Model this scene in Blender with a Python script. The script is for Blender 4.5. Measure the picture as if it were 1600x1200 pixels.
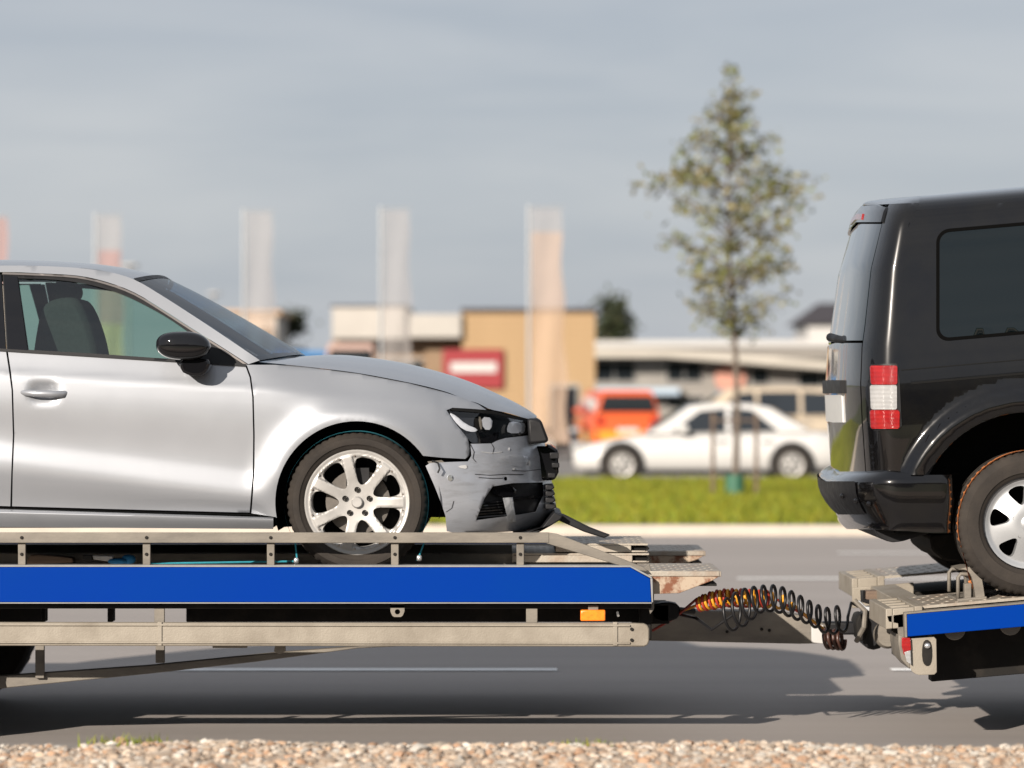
import bpy, bmesh, math, random
import numpy as np
from mathutils import Vector, Matrix, noise
from mathutils.geometry import delaunay_2d_cdt

for o in list(bpy.data.objects):
    bpy.data.objects.remove(o)
random.seed(7)
RNG = np.random.default_rng(7)
SC = bpy.context.scene
COL = SC.collection

# ------------------------------------------------------------------ camera
CAM_H, FPX, HZ = 1.55, 5190.0, 610.0      # camera height, focal length in 1600-px units, horizon row
cam_d = bpy.data.cameras.new('camera')
cam_d.sensor_width = 36.0
cam_d.lens = 36.0 * FPX / 1600.0
cam_d.shift_y = (HZ - 600.0) / 1600.0
cam_d.clip_start, cam_d.clip_end = 0.1, 2000.0
cam_d.dof.use_dof = True
cam_d.dof.focus_distance = 14.6
cam_d.dof.aperture_fstop = 2.0
cam = bpy.data.objects.new('camera', cam_d)
cam.location = (0, 0, CAM_H)
cam.rotation_euler = (math.radians(90), 0, 0)
COL.objects.link(cam)
SC.camera = cam

# ------------------------------------------------------------------ sky and sun
SUN_DIR = Vector((-1.28, -2.35, 1.0)).normalized()      # towards the sun
SUN_EL = math.asin(SUN_DIR.z)
SUN_ROT = math.atan2(SUN_DIR.x, SUN_DIR.y) % (2 * math.pi)
world = bpy.data.worlds.new('World')
SC.world = world
world.use_nodes = True
nt = world.node_tree
nt.nodes.clear()
wo = nt.nodes.new('ShaderNodeOutputWorld')
sky = nt.nodes.new('ShaderNodeTexSky')
sky.sky_type = 'NISHITA'
sky.sun_disc = False
sky.sun_elevation = SUN_EL
sky.sun_rotation = SUN_ROT
bg1 = nt.nodes.new('ShaderNodeBackground')
bg1.inputs['Strength'].default_value = 0.07
nt.links.new(sky.outputs[0], bg1.inputs['Color'])
tc = nt.nodes.new('ShaderNodeTexCoord')
mp = nt.nodes.new('ShaderNodeMapping')
mp.inputs['Scale'].default_value = (1.0, 1.0, 6.5)
nt.links.new(tc.outputs['Generated'], mp.inputs['Vector'])
n1 = nt.nodes.new('ShaderNodeTexNoise')
n1.inputs['Scale'].default_value = 5.5
n1.inputs['Detail'].default_value = 7
n1.inputs['Roughness'].default_value = 0.55
n1.inputs['Distortion'].default_value = 0.4
nt.links.new(mp.outputs[0], n1.inputs['Vector'])
cr = nt.nodes.new('ShaderNodeValToRGB')
cr.color_ramp.elements[0].position = 0.33
cr.color_ramp.elements[0].color = (0.258, 0.280, 0.318, 1)
cr.color_ramp.elements[1].position = 0.68
cr.color_ramp.elements[1].color = (0.326, 0.338, 0.362, 1)
nt.links.new(n1.outputs['Fac'], cr.inputs[0])
bg2 = nt.nodes.new('ShaderNodeBackground')
nt.links.new(cr.outputs[0], bg2.inputs['Color'])
bg2.inputs['Strength'].default_value = 1.0
mixw = nt.nodes.new('ShaderNodeMixShader')
mixw.inputs[0].default_value = 0.90       # mostly high grey cloud
nt.links.new(bg1.outputs[0], mixw.inputs[1])
nt.links.new(bg2.outputs[0], mixw.inputs[2])
nt.links.new(mixw.outputs[0], wo.inputs['Surface'])

sun_d = bpy.data.lights.new('sun', 'SUN')
sun_d.energy = 5.0
sun_d.angle = math.radians(0.5)
sun_d.color = (1.0, 0.905, 0.80)
sun = bpy.data.objects.new('sun', sun_d)
sun.rotation_euler = SUN_DIR.to_track_quat('Z', 'Y').to_euler()
sun.location = (-8, -14, 8)
COL.objects.link(sun)

SC.render.engine = 'CYCLES'
SC.view_settings.view_transform = 'Standard'
SC.view_settings.look = 'None'
SC.view_settings.gamma = 1
SC.view_settings.use_curve_mapping = False
SC.view_settings.exposure = 0.74
SC.render.use_motion_blur = False

# ------------------------------------------------------------------ helpers
WM = {}                                    # world matrix of every parent

def P(u, v, Y):
    """point at depth Y that the survey of the photograph puts at column u, row v"""
    return Vector(((u - 800.0) * Y / FPX, Y, CAM_H - (v - HZ) * Y / FPX))

def empty(name, loc, label=None, cat=None, group=None, rz=0.0):
    e = bpy.data.objects.new(name, None)
    e.location = loc
    e.rotation_euler = (0, 0, rz)
    e.empty_display_size = 0.2
    COL.objects.link(e)
    WM[e.name] = Matrix.Translation(Vector(loc)) @ Matrix.Rotation(rz, 4, 'Z')
    if label: tag(e, label, cat, group)
    return e

def tag(o, label=None, cat=None, group=None, kind=None):
    if label: o['label'] = label
    if cat: o['category'] = cat
    if group: o['group'] = group
    if kind: o['kind'] = kind
    return o

def link(name, me, mat, parent=None, local=False, bevel=0, sharp=35):
    o = bpy.data.objects.new(name, me)
    COL.objects.link(o)
    if mat is not None and not me.materials:
        me.materials.append(mat)
    if parent is not None:
        o.parent = parent
        if not local:
            o.matrix_parent_inverse = WM.get(parent.name, Matrix.Identity(4)).inverted()
            WM[o.name] = Matrix.Identity(4)
        else:
            WM[o.name] = WM.get(parent.name, Matrix.Identity(4)).copy()
    else:
        WM[o.name] = Matrix.Identity(4)
    if sharp is not None and len(me.polygons):
        me.polygons.foreach_set('use_smooth', [True] * len(me.polygons))
        if sharp < 179:
            me.set_sharp_from_angle(angle=math.radians(sharp))
    if bevel:
        b = o.modifiers.new('bevel', 'BEVEL')
        b.width = bevel
        b.segments = 2
        b.limit_method = 'ANGLE'
        b.angle_limit = math.radians(40)
        b.use_clamp_overlap = True
        b.harden_normals = False
    return o

class MB:
    """collects verts and faces of one mesh"""
    def __init__(s): s.v, s.f = [], []
    def add(s, vs, fs):
        n = len(s.v)
        s.v += [tuple(p) for p in vs]
        s.f += [tuple(n + i for i in f) for f in fs]
        return s
    def box(s, x0, x1, y0, y1, z0, z1):
        return s.add([(x0, y0, z0), (x1, y0, z0), (x1, y1, z0), (x0, y1, z0),
                      (x0, y0, z1), (x1, y0, z1), (x1, y1, z1), (x0, y1, z1)],
                     [(3, 2, 1, 0), (4, 5, 6, 7), (0, 1, 5, 4), (1, 2, 6, 5), (2, 3, 7, 6), (3, 0, 4, 7)])
    def pbox(s, u0, u1, v0, v1, Y0, Y1):      # box from survey columns / rows at depth Y0
        a, b = P(u0, v1, Y0), P(u1, v0, Y0)
        return s.box(a.x, b.x, Y0, Y1, a.z, b.z)
    def prism(s, pts, Y0, Y1):                # survey outline at Y0 pushed back to Y1
        w = [P(u, v, Y0) for u, v in pts]
        if sum(w[i].x * w[i - 1].z - w[i - 1].x * w[i].z for i in range(len(w))) > 0: w.reverse()
        n = len(w)
        vs = [(p.x, Y0, p.z) for p in w] + [(p.x, Y1, p.z) for p in w]
        fs = [tuple(range(n - 1, -1, -1)), tuple(range(n, 2 * n))]
        fs += [(i, (i + 1) % n, n + (i + 1) % n, n + i) for i in range(n)]
        return s.add(vs, fs)
    def xprism(s, pts, y0, y1):               # world x,z outline
        w = list(pts)
        if sum(w[i][0] * w[i - 1][1] - w[i - 1][0] * w[i][1] for i in range(len(w))) > 0: w.reverse()
        n = len(w)
        vs = [(p[0], y0, p[1]) for p in w] + [(p[0], y1, p[1]) for p in w]
        fs = [tuple(range(n - 1, -1, -1)), tuple(range(n, 2 * n))]
        fs += [(i, (i + 1) % n, n + (i + 1) % n, n + i) for i in range(n)]
        return s.add(vs, fs)
    def tube(s, pts, r, n=8, caps=True):
        pts = [Vector(p) for p in pts]
        m = len(pts)
        rs = r if isinstance(r, (list, tuple)) else [r] * m
        t0 = (pts[1] - pts[0]).normalized()
        up = Vector((0, 0, 1)) if abs(t0.z) < 0.9 else Vector((1, 0, 0))
        nx = t0.cross(up).normalized()
        vs, fs = [], []
        for i, p in enumerate(pts):
            t = (pts[min(i + 1, m - 1)] - pts[max(i - 1, 0)]).normalized()
            nx = (nx - t * nx.dot(t)).normalized()
            ny = t.cross(nx)
            for k in range(n):
                a = 2 * math.pi * k / n
                vs.append(p + (nx * math.cos(a) + ny * math.sin(a)) * rs[i])
        for i in range(m - 1):
            for k in range(n):
                k2 = (k + 1) % n
                fs.append((i * n + k, i * n + k2, (i + 1) * n + k2, (i + 1) * n + k))
        if caps:
            fs += [tuple(range(n - 1, -1, -1)), tuple(range((m - 1) * n, m * n))]
        return s.add(vs, fs)
    def lathe(s, prof, n=64, c=(0, 0, 0), rfun=None, axis='Y'):   # prof: (radius, offset along axis)
        vs, fs = [], []
        m = len(prof)
        for k in range(n):
            a = 2 * math.pi * k / n
            for j, (r, y) in enumerate(prof):
                rr = rfun(r, j, k) if rfun else r
                if axis == 'Y': vs.append((c[0] + rr * math.cos(a), c[1] + y, c[2] + rr * math.sin(a)))
                else: vs.append((c[0] + rr * math.cos(a), c[1] + rr * math.sin(a), c[2] + y))
        for k in range(n):
            k2 = (k + 1) % n
            for j in range(m - 1):
                q = (k * m + j, k * m + j + 1, k2 * m + j + 1, k2 * m + j)
                fs.append(q if axis == 'Y' else q[::-1])
        return s.add(vs, fs)
    def disc(s, c, r, n=16, ny=-1):
        vs = [(c[0] + r * math.cos(2 * math.pi * k / n), c[1], c[2] + r * math.sin(2 * math.pi * k / n)) for k in range(n)]
        return s.add(vs, [tuple(range(n)) if ny < 0 else tuple(range(n - 1, -1, -1))])
    def sphere(s, c, rx, ry, rz, nu=20, nv=12, e=2.0):
        vs, fs = [], []
        sp = lambda q, p: math.copysign(abs(q) ** p, q)
        ex = 2.0 / e
        for j in range(nv + 1):
            b = -math.pi / 2 + math.pi * j / nv
            for i in range(nu):
                a = 2 * math.pi * i / nu
                vs.append((c[0] + rx * sp(math.cos(b), ex) * sp(math.cos(a), ex),
                           c[1] + ry * sp(math.cos(b), ex) * sp(math.sin(a), ex),
                           c[2] + rz * sp(math.sin(b), ex)))
        for j in range(nv):
            for i in range(nu):
                i2 = (i + 1) % nu
                fs.append((j * nu + i, j * nu + i2, (j + 1) * nu + i2, (j + 1) * nu + i))
        return s.add(vs, fs)
    def grid(s, rows):                        # rows of points
        m = len(rows[0])
        vs = [p for r in rows for p in r]
        fs = [(i * m + j, i * m + j + 1, (i + 1) * m + j + 1, (i + 1) * m + j)
              for i in range(len(rows) - 1) for j in range(m - 1)]
        return s.add(vs, fs)
    def mirror(s, yc):
        n = len(s.v)
        s.v += [(x, 2 * yc - y, z) for x, y, z in s.v]
        s.f += [tuple(n + i for i in reversed(f)) for f in s.f]
        return s
    def mesh(s, name='m', weld=0.0):
        me = bpy.data.meshes.new(name)
        me.from_pydata([tuple(p) for p in s.v], [], s.f)
        if weld:
            bm = bmesh.new(); bm.from_mesh(me)
            bmesh.ops.remove_doubles(bm, verts=bm.verts, dist=weld)
            bm.to_mesh(me); bm.free()
        me.update()
        return me
    def build(s, name, mat, parent=None, local=False, bevel=0, sharp=35, weld=0.0):
        return link(name, s.mesh(name, weld), mat, parent, local, bevel, sharp)

def densify(poly, step, closed=True):
    out = []
    n = len(poly)
    for i in range(n if closed else n - 1):
        a, b = poly[i], poly[(i + 1) % n]
        k = max(1, int(math.hypot(b[0] - a[0], b[1] - a[1]) / step + 0.5))
        out += [(a[0] + (b[0] - a[0]) * j / k, a[1] + (b[1] - a[1]) * j / k) for j in range(k)]
    if not closed: out.append(tuple(poly[-1]))
    return out

def smooth_poly(poly, it=2):
    """corner cutting of a closed outline"""
    for _ in range(it):
        out = []
        for i in range(len(poly)):
            a, b = poly[i], poly[(i + 1) % len(poly)]
            out += [(a[0] * .75 + b[0] * .25, a[1] * .75 + b[1] * .25), (a[0] * .25 + b[0] * .75, a[1] * .25 + b[1] * .75)]
        poly = out
    return poly

def spline(pts, n):
    """Catmull-Rom through 2-D points, n samples per span"""
    out = []
    m = len(pts)
    for i in range(m - 1):
        p0, p1, p2, p3 = pts[max(i - 1, 0)], pts[i], pts[i + 1], pts[min(i + 2, m - 1)]
        for k in range(n):
            t = k / n
            out.append(tuple(0.5 * (2 * p1[c] + (p2[c] - p0[c]) * t + (2 * p0[c] - 5 * p1[c] + 4 * p2[c] - p3[c]) * t * t
                                    + (3 * p1[c] - p0[c] - 3 * p2[c] + p3[c]) * t ** 3) for c in range(len(p1))))
    out.append(tuple(pts[-1]))
    return out

def inside(px, py, poly):
    q = np.asarray(poly)
    x0, y0 = q[:, 0], q[:, 1]
    x1, y1 = np.roll(x0, -1), np.roll(y0, -1)
    res = np.zeros(len(px), bool)
    for a, b, c, d in zip(x0, y0, x1, y1):
        if b == d: continue
        hit = ((b > py) != (d > py)) & (px < (c - a) * (py - b) / (d - b) + a)
        res ^= hit
    return res

def cdt(outer, holes, step):
    """triangulate an outline with holes, with an even cloud of inner points"""
    rings = [outer] + list(holes)
    vs, es = [], []
    for r in rings:
        n0 = len(vs)
        vs += [Vector((p[0], p[1])) for p in r]
        es += [(n0 + i, n0 + (i + 1) % len(r)) for i in range(len(r))]
    o = np.asarray(outer)
    gx, gy = np.meshgrid(np.arange(o[:, 0].min() + step * .5, o[:, 0].max(), step),
                         np.arange(o[:, 1].min() + step * .5, o[:, 1].max(), step))
    gx = gx.copy(); gx[1::2] += step * .5
    gx, gy = gx.ravel(), gy.ravel()
    ok = inside(gx, gy, outer)
    for h in holes: ok &= ~inside(gx, gy, h)
    gx, gy = gx[ok], gy[ok]
    bd = np.asarray([(p[0], p[1]) for p in vs])
    if len(gx):
        dmin = np.full(len(gx), 1e9)
        for b in bd: dmin = np.minimum(dmin, (gx - b[0]) ** 2 + (gy - b[1]) ** 2)
        k = dmin > (step * .45) ** 2
        vs += [Vector((a, b)) for a, b in zip(gx[k], gy[k])]
    V, E, F, *_ = delaunay_2d_cdt(vs, es, [], 0, 1e-7)
    V = [(p.x, p.y) for p in V]
    cx = np.array([sum(V[i][0] for i in f) / 3 for f in F]); cy = np.array([sum(V[i][1] for i in f) / 3 for f in F])
    ok = inside(cx, cy, outer)
    for h in holes: ok &= ~inside(cx, cy, h)
    return V, [f for f, g in zip(F, ok) if g]

def patch(outer, pos, step=8, holes=(), flange=0.0, fdir=(0, 1, 0), param=None, face=None):
    """surface patch: outline in survey (u,v); pos(u,v)->world; returns MB.
    param = (forward, inverse) warps u before meshing; flange folds the rim back"""
    fw, iv = param if param else ((lambda u, v: (u, v)), (lambda a, b: (a, b)))
    pr = lambda poly: [fw(*p) for p in densify(poly, step)]
    V, F = cdt(pr(outer), [pr(h) for h in holes], step)
    w = [pos(*iv(a, b)) for a, b in V]
    mb = MB()
    nrm = Vector((0, 0, 0))
    for f in F:
        nrm += (w[f[1]] - w[f[0]]).cross(w[f[2]] - w[f[0]])
    if nrm.dot(Vector(face) if face else Vector((0, -1, 0))) < 0: F = [tuple(reversed(f)) for f in F]
    mb.add(w, F)
    if flange:
        cnt = {}
        for f in F:
            for i in range(3):
                e = (f[i], f[(i + 1) % 3])
                cnt[tuple(sorted(e))] = None if tuple(sorted(e)) in cnt else e
        fd = Vector(fdir) * flange
        m = {}
        for e in cnt.values():
            if e is None: continue
            for i in e:
                if i not in m:
                    m[i] = len(mb.v); mb.v.append(tuple(w[i] + fd))
            mb.f.append((e[1], e[0], m[e[0]], m[e[1]]))
    return mb

def arc(c, r, a0, a1, n):
    return [(c[0] + r * math.cos(math.radians(a0 + (a1 - a0) * i / n)), c[1] - r * math.sin(math.radians(a0 + (a1 - a0) * i / n))) for i in range(n + 1)]

def ell(c, rx, ry, n=20):
    return [(c[0] + rx * math.cos(2 * math.pi * i / n), c[1] + ry * math.sin(2 * math.pi * i / n)) for i in range(n)]

def mirrored(o, yc, name=None):
    """a second object: the same part on the far side"""
    me = o.data.copy()
    me.transform(Matrix.Translation((0, 2 * yc, 0)) @ Matrix.Scale(-1, 4, (0, 1, 0)))
    me.flip_normals()
    c = bpy.data.objects.new(name or o.name.split('.')[0], me)
    COL.objects.link(c)
    c.parent = o.parent
    c.matrix_parent_inverse = o.matrix_parent_inverse.copy()
    for m in o.modifiers:
        b = c.modifiers.new('bevel', 'BEVEL'); b.width = m.width; b.segments = 2; b.limit_method = 'ANGLE'; b.angle_limit = m.angle_limit
    WM[c.name] = Matrix.Identity(4)
    return c

def copy_tree(o, parent=None):
    c = o.copy(); COL.objects.link(c)
    if parent is not None: c.parent = parent
    WM[c.name] = WM.get(o.name, Matrix.Identity(4)).copy()
    for ch in list(o.children): copy_tree(ch, c)
    return c

# ------------------------------------------------------------------ materials
MATS = {}
def mat(name, col, rough=0.6, metal=0.0, var=0.0, vscale=6.0, col2=None, bump=0.0, bscale=60.0, coat=0.0, spec=0.5,
        stretch=(1, 1, 1), rvar=0.0, thr=(0.35, 0.7), attr=None, trans=0.0, detail=6, emit=None, coatr=0.03, bdist=0.01, sss=0):
    m = bpy.data.materials.new(name); m.use_nodes = True
    MATS[name] = m
    t = m.node_tree; b = t.nodes['Principled BSDF']
    b.inputs['Base Color'].default_value = (*col, 1)
    b.inputs['Roughness'].default_value = rough
    b.inputs['Metallic'].default_value = metal
    b.inputs['Coat Weight'].default_value = coat
    b.inputs['Coat Roughness'].default_value = coatr
    b.inputs['Specular IOR Level'].default_value = spec
    b.inputs['Transmission Weight'].default_value = trans
    tcn = t.nodes.new('ShaderNodeTexCoord'); mpn = t.nodes.new('ShaderNodeMapping')
    mpn.inputs['Scale'].default_value = stretch
    t.links.new(tcn.outputs['Object'], mpn.inputs['Vector'])
    src = None
    if attr:
        a = t.nodes.new('ShaderNodeAttribute'); a.attribute_name = attr
        src = a.outputs['Color']
        if not (var or col2):
            mx = t.nodes.new('ShaderNodeMix'); mx.data_type = 'RGBA'; mx.blend_type = 'MULTIPLY'; mx.inputs[0].default_value = 1
            t.links.new(src, mx.inputs[6]); mx.inputs[7].default_value = (*col, 1); src = mx.outputs[2]
    if var or col2 or rvar:
        n = t.nodes.new('ShaderNodeTexNoise'); n.inputs['Scale'].default_value = vscale
        n.inputs['Detail'].default_value = detail; n.inputs['Roughness'].default_value = 0.62
        t.links.new(mpn.outputs[0], n.inputs['Vector'])
        r = t.nodes.new('ShaderNodeValToRGB')
        r.color_ramp.elements[0].position, r.color_ramp.elements[1].position = thr
        c2 = col2 if col2 else tuple(min(1, c * (1 + var)) for c in col)
        c1 = col if col2 else tuple(c * (1 - var) for c in col)
        r.color_ramp.elements[0].color = (*c1, 1); r.color_ramp.elements[1].color = (*c2, 1)
        t.links.new(n.outputs['Fac'], r.inputs[0])
        if src is not None:
            mx = t.nodes.new('ShaderNodeMix'); mx.data_type = 'RGBA'; mx.blend_type = 'MULTIPLY'; mx.inputs[0].default_value = 1
            t.links.new(src, mx.inputs[6]); t.links.new(r.outputs[0], mx.inputs[7]); src = mx.outputs[2]
        else: src = r.outputs[0]
        if rvar:
            mr = t.nodes.new('ShaderNodeMapRange'); mr.inputs[1].default_value = .3; mr.inputs[2].default_value = .7
            mr.inputs[3].default_value = max(0.02, rough - rvar); mr.inputs[4].default_value = min(1, rough + rvar)
            t.links.new(n.outputs['Fac'], mr.inputs[0]); t.links.new(mr.outputs[0], b.inputs['Roughness'])
    if src is not None: t.links.new(src, b.inputs['Base Color'])
    if bump:
        n = t.nodes.new('ShaderNodeTexNoise'); n.inputs['Scale'].default_value = bscale; n.inputs['Detail'].default_value = 4
        t.links.new(mpn.outputs[0], n.inputs['Vector'])
        bp = t.nodes.new('ShaderNodeBump'); bp.inputs['Strength'].default_value = bump; bp.inputs['Distance'].default_value = bdist
        t.links.new(n.outputs['Fac'], bp.inputs['Height']); t.links.new(bp.outputs[0], b.inputs['Normal'])
    if emit:
        b.inputs['Emission Color'].default_value = (*emit[:3], 1); b.inputs['Emission Strength'].default_value = emit[3]
    return m

def glass_mat(name, tint, rough=0.02, base=0.05, graze=0.75, pw=3.0):
    m = bpy.data.materials.new(name); m.use_nodes = True; MATS[name] = m
    t = m.node_tree; t.nodes.remove(t.nodes['Principled BSDF'])
    out = t.nodes['Material Output']
    tr = t.nodes.new('ShaderNodeBsdfTransparent'); tr.inputs[0].default_value = (*tint, 1)
    gl = t.nodes.new('ShaderNodeBsdfGlossy'); gl.inputs['Roughness'].default_value = rough
    lw = t.nodes.new('ShaderNodeLayerWeight'); lw.inputs['Blend'].default_value = 0.5
    pn = t.nodes.new('ShaderNodeMath'); pn.operation = 'POWER'; pn.inputs[1].default_value = pw
    ma = t.nodes.new('ShaderNodeMath'); ma.operation = 'MULTIPLY_ADD'; ma.inputs[1].default_value = graze; ma.inputs[2].default_value = base
    t.links.new(lw.outputs['Facing'], pn.inputs[0]); t.links.new(pn.outputs[0], ma.inputs[0])
    mx = t.nodes.new('ShaderNodeMixShader')
    t.links.new(ma.outputs[0], mx.inputs[0]); t.links.new(tr.outputs[0], mx.inputs[1]); t.links.new(gl.outputs[0], mx.inputs[2])
    t.links.new(mx.outputs[0], out.inputs['Surface'])
    return m

silver = mat('silver_paint', (0.262, 0.274, 0.296), 0.40, 0.42, var=0.02, vscale=1.5, coat=0.8, coatr=0.05, rvar=0.03)
scuffed = mat('scuffed_silver_paint', (0.44, 0.46, 0.50), 0.42, 0.5, col2=(0.35, 0.36, 0.385), vscale=9, coat=0.5, coatr=0.08, rvar=0.10, bump=0.02, bscale=9, thr=(.5, .72), stretch=(1, 1, 5))
reflect = mat('lamp_reflector', (0.74, 0.76, 0.80), 0.3, 0.2)
seal_m = mat('window_rubber', (0.0015, 0.0015, 0.0015), 0.7, spec=.03)
blackp = mat('black_paint', (0.0022, 0.0022, 0.003), 0.25, 0.0, spec=0.10, coat=1.0, coatr=0.03, col2=(0.005, 0.0046, 0.0042), vscale=5)
rubber = mat('tyre_rubber', (0.019, 0.016, 0.014), 0.8, col2=(0.034, 0.028, 0.023), vscale=7, bump=0.12, bscale=120, spec=0.25)
rim_m = mat('rim_alloy', (0.34, 0.33, 0.315), 0.42, 0.3, var=0.06, vscale=14, rvar=0.08)
rim_van = mat('rim_silver', (0.36, 0.37, 0.38), 0.34, 0.5, var=0.04, vscale=9)
dark = mat('dark_plastic', (0.009, 0.009, 0.010), 0.5, spec=.25, rvar=0.1, vscale=20)
gloss_dark = mat('gloss_black', (0.005, 0.005, 0.006), 0.15, spec=0., coat=1.0)
pitch = mat('underbody_black', (0.008, 0.008, 0.008), 0.9, spec=0.1)
chassis_m = mat('chassis_black', (0.010, 0.009, 0.008), 0.75, spec=.2, col2=(0.03, 0.025, 0.02), vscale=7, thr=(.5, .85))
chrome = mat('chrome', (0.72, 0.73, 0.74), 0.22, 0.85)
trim_m = mat('satin_trim', (0.34, 0.30, 0.27), 0.3, 0.9)
galv = mat('dirty_galvanised', (0.235, 0.208, 0.168), 0.62, 0.12, col2=(0.145, 0.122, 0.094), vscale=5, bump=0.25, bscale=140, rvar=0.1, thr=(.42, .85), stretch=(1, 1, 1), bdist=0.004)
galv2 = mat('weathered_zinc_rail', (0.182, 0.162, 0.134), 0.68, 0.12, col2=(0.075, 0.067, 0.059), vscale=7, bump=0.25, bscale=120, thr=(.35, .8), stretch=(.5, 1, 1.6), bdist=0.004)
zinc = mat('zinc_ramp', (0.31, 0.28, 0.235), 0.5, 0.35, col2=(0.22, 0.15, 0.105), vscale=8, bump=0.2, bscale=90, thr=(.42, .82), bdist=0.004)
bluep = mat('blue_enamel', (0.0001, 0.025, 0.205), 0.5, 0.0, spec=0.03, col2=(0.0002, 0.028, 0.195), vscale=2)
edge_w = mat('blue_rail_edge', (0.20, 0.20, 0.20), 0.55, var=0.1, vscale=20)
amber = mat('amber_lens', (0.85, 0.20, 0.012), 0.22, coat=0.8, var=0.15, vscale=60)
def lens_mat(name, c1, c2):
    m = mat(name, c1, 0.18, coat=1.0)
    t = m.node_tree; b = t.nodes['Principled BSDF']
    tcn = t.nodes.new('ShaderNodeTexCoord')
    w = t.nodes.new('ShaderNodeTexWave'); w.bands_direction = 'Z'; w.inputs['Scale'].default_value = 55; w.inputs['Distortion'].default_value = .4
    t.links.new(tcn.outputs['Object'], w.inputs['Vector'])
    n = t.nodes.new('ShaderNodeTexNoise'); n.inputs['Scale'].default_value = 14; n.inputs['Detail'].default_value = 2
    t.links.new(tcn.outputs['Object'], n.inputs['Vector'])
    mu = t.nodes.new('ShaderNodeMath'); mu.operation = 'MULTIPLY'
    t.links.new(w.outputs['Fac'], mu.inputs[0]); t.links.new(n.outputs['Fac'], mu.inputs[1])
    mx = t.nodes.new('ShaderNodeMix'); mx.data_type = 'RGBA'; mx.inputs[6].default_value = (*c1, 1); mx.inputs[7].default_value = (*c2, 1)
    t.links.new(mu.outputs[0], mx.inputs[0]); t.links.new(mx.outputs[2], b.inputs['Base Color'])
    bp = t.nodes.new('ShaderNodeBump'); bp.inputs['Strength'].default_value = .7; bp.inputs['Distance'].default_value = .003
    t.links.new(w.outputs['Fac'], bp.inputs['Height']); t.links.new(bp.outputs[0], b.inputs['Normal'])
    return m
redlens = lens_mat('red_lens', (0.16, 0.001, 0.003), (0.62, 0.02, 0.015))
whitelens = lens_mat('white_lens', (0.24, 0.24, 0.24), (0.62, 0.61, 0.60))
glass_a = glass_mat('green_tinted_glass', (0.60, 0.76, 0.69), base=0.10)
glass_ws = glass_mat('windscreen_glass', (0.34, 0.48, 0.60), base=0.05, graze=0.5, pw=2.6)
glass_lens = glass_mat('clear_lens', (0.93, 0.93, 0.93), base=0.06)
glass_dark = mat('dark_glass', (0.0025, 0.005, 0.006), 0.02, coat=1.0, spec=0.10, coatr=0.005)
cloth_seat = mat('seat_fabric', (0.022, 0.023, 0.026), 0.9, var=0.2, vscale=60)
cable_blk = mat('cable_black', (0.008, 0.008, 0.009), 0.42, spec=.35)
cable_red = mat('cable_red', (0.30, 0.025, 0.012), 0.55)
cable_yel = mat('cable_yellow', (0.56, 0.25, 0.012), 0.55)
teal = mat('teal_strap', (0.01, 0.17, 0.22), 0.8, var=0.2, vscale=90)
bluestrap = mat('blue_strap', (0.012, 0.17, 0.40), 0.75, var=0.25, vscale=40, bump=.2, bscale=90)
orange_strap = mat('orange_strap', (0.48, 0.16, 0.045), 0.8, var=0.2, vscale=90)
wood = mat('weathered_wood', (0.16, 0.11, 0.075), 0.85, col2=(0.07, 0.05, 0.04), vscale=14, stretch=(.2, 1, 2), bump=.2)
white_m = mat('white_paint', (0.41, 0.40, 0.385), 0.5, var=0.03, vscale=4)
plate_m = mat('plate_white', (0.5, 0.5, 0.49), 0.35, var=0.05, vscale=30)
tape_m = mat('grey_tape', (0.42, 0.43, 0.44), 0.4, 0.0, var=0.12, vscale=30, bump=.3, bscale=40)

# ================================================================== SETTING
asphalt = mat('asphalt', (0.238, 0.215, 0.199), 0.85, col2=(0.292, 0.264, 0.245), vscale=0.7, stretch=(.12, 1.6, 1), bump=0.35, bscale=160, thr=(.3, .72), bdist=0.004)
lot_m = mat('car_park_paving', (0.19, 0.175, 0.16), 0.85, var=0.15, vscale=0.5, bump=.2, bscale=60)
kerb_m = mat('pale_concrete', (0.44, 0.385, 0.325), 0.85, var=0.12, vscale=1.5, bump=.2, bscale=60)
soil_m = mat('verge_soil', (0.085, 0.105, 0.028), 0.95, var=0.3, vscale=1.2)
line_m = mat('road_paint', (0.78, 0.77, 0.75), 0.7, col2=(0.55, 0.54, 0.52), vscale=9, thr=(.5, .9))
dirt_m = mat('gravel_bed', (0.36, 0.275, 0.205), 0.95, var=0.2, vscale=5, bump=.5, bscale=40)
land_m = mat('open_ground', (0.12, 0.125, 0.05), 0.95, var=0.3, vscale=0.05)

def sheet(name, m, x0, x1, y0, y1, z, kind='structure'):
    o = MB().add([(x0, y0, z), (x1, y0, z), (x1, y1, z), (x0, y1, z)], [(0, 1, 2, 3)]).build(name, m)
    return tag(o, kind=kind)
sheet('ground', land_m, -900, 900, -900, 1500, -0.012)
road = sheet('road', asphalt, -160, 160, 12.6, 35.4, 0.0)
for (yc_, w_, dashes) in ((18.4, .15, [(-13, -9.6), (-7.0, -3.6), (-1.95, 0.25), (2.1, 5.4), (8.2, 11.6)]),
                          (27.3, .17, [(-9.5, -5.5), (1.85, 5.6), (10, 14)]),
                          (31.6, .15, [(-12, -8), (-3, 1), (3.1, 7.0), (12, 16)])):
    for a, b in dashes:
        sheet('road_marking', line_m, a, b, yc_ - w_ / 2, yc_ + w_ / 2, 0.005)
o = MB().box(-160, 160, 35.4, 35.72, -0.05, 0.11).build('kerb', kerb_m, bevel=.02); tag(o, kind='structure')
sheet('verge_soil', soil_m, -160, 160, 35.72, 54.2, 0.085)
sheet('car_park', lot_m, -160, 160, 54.2, 240, 0.0)

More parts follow.
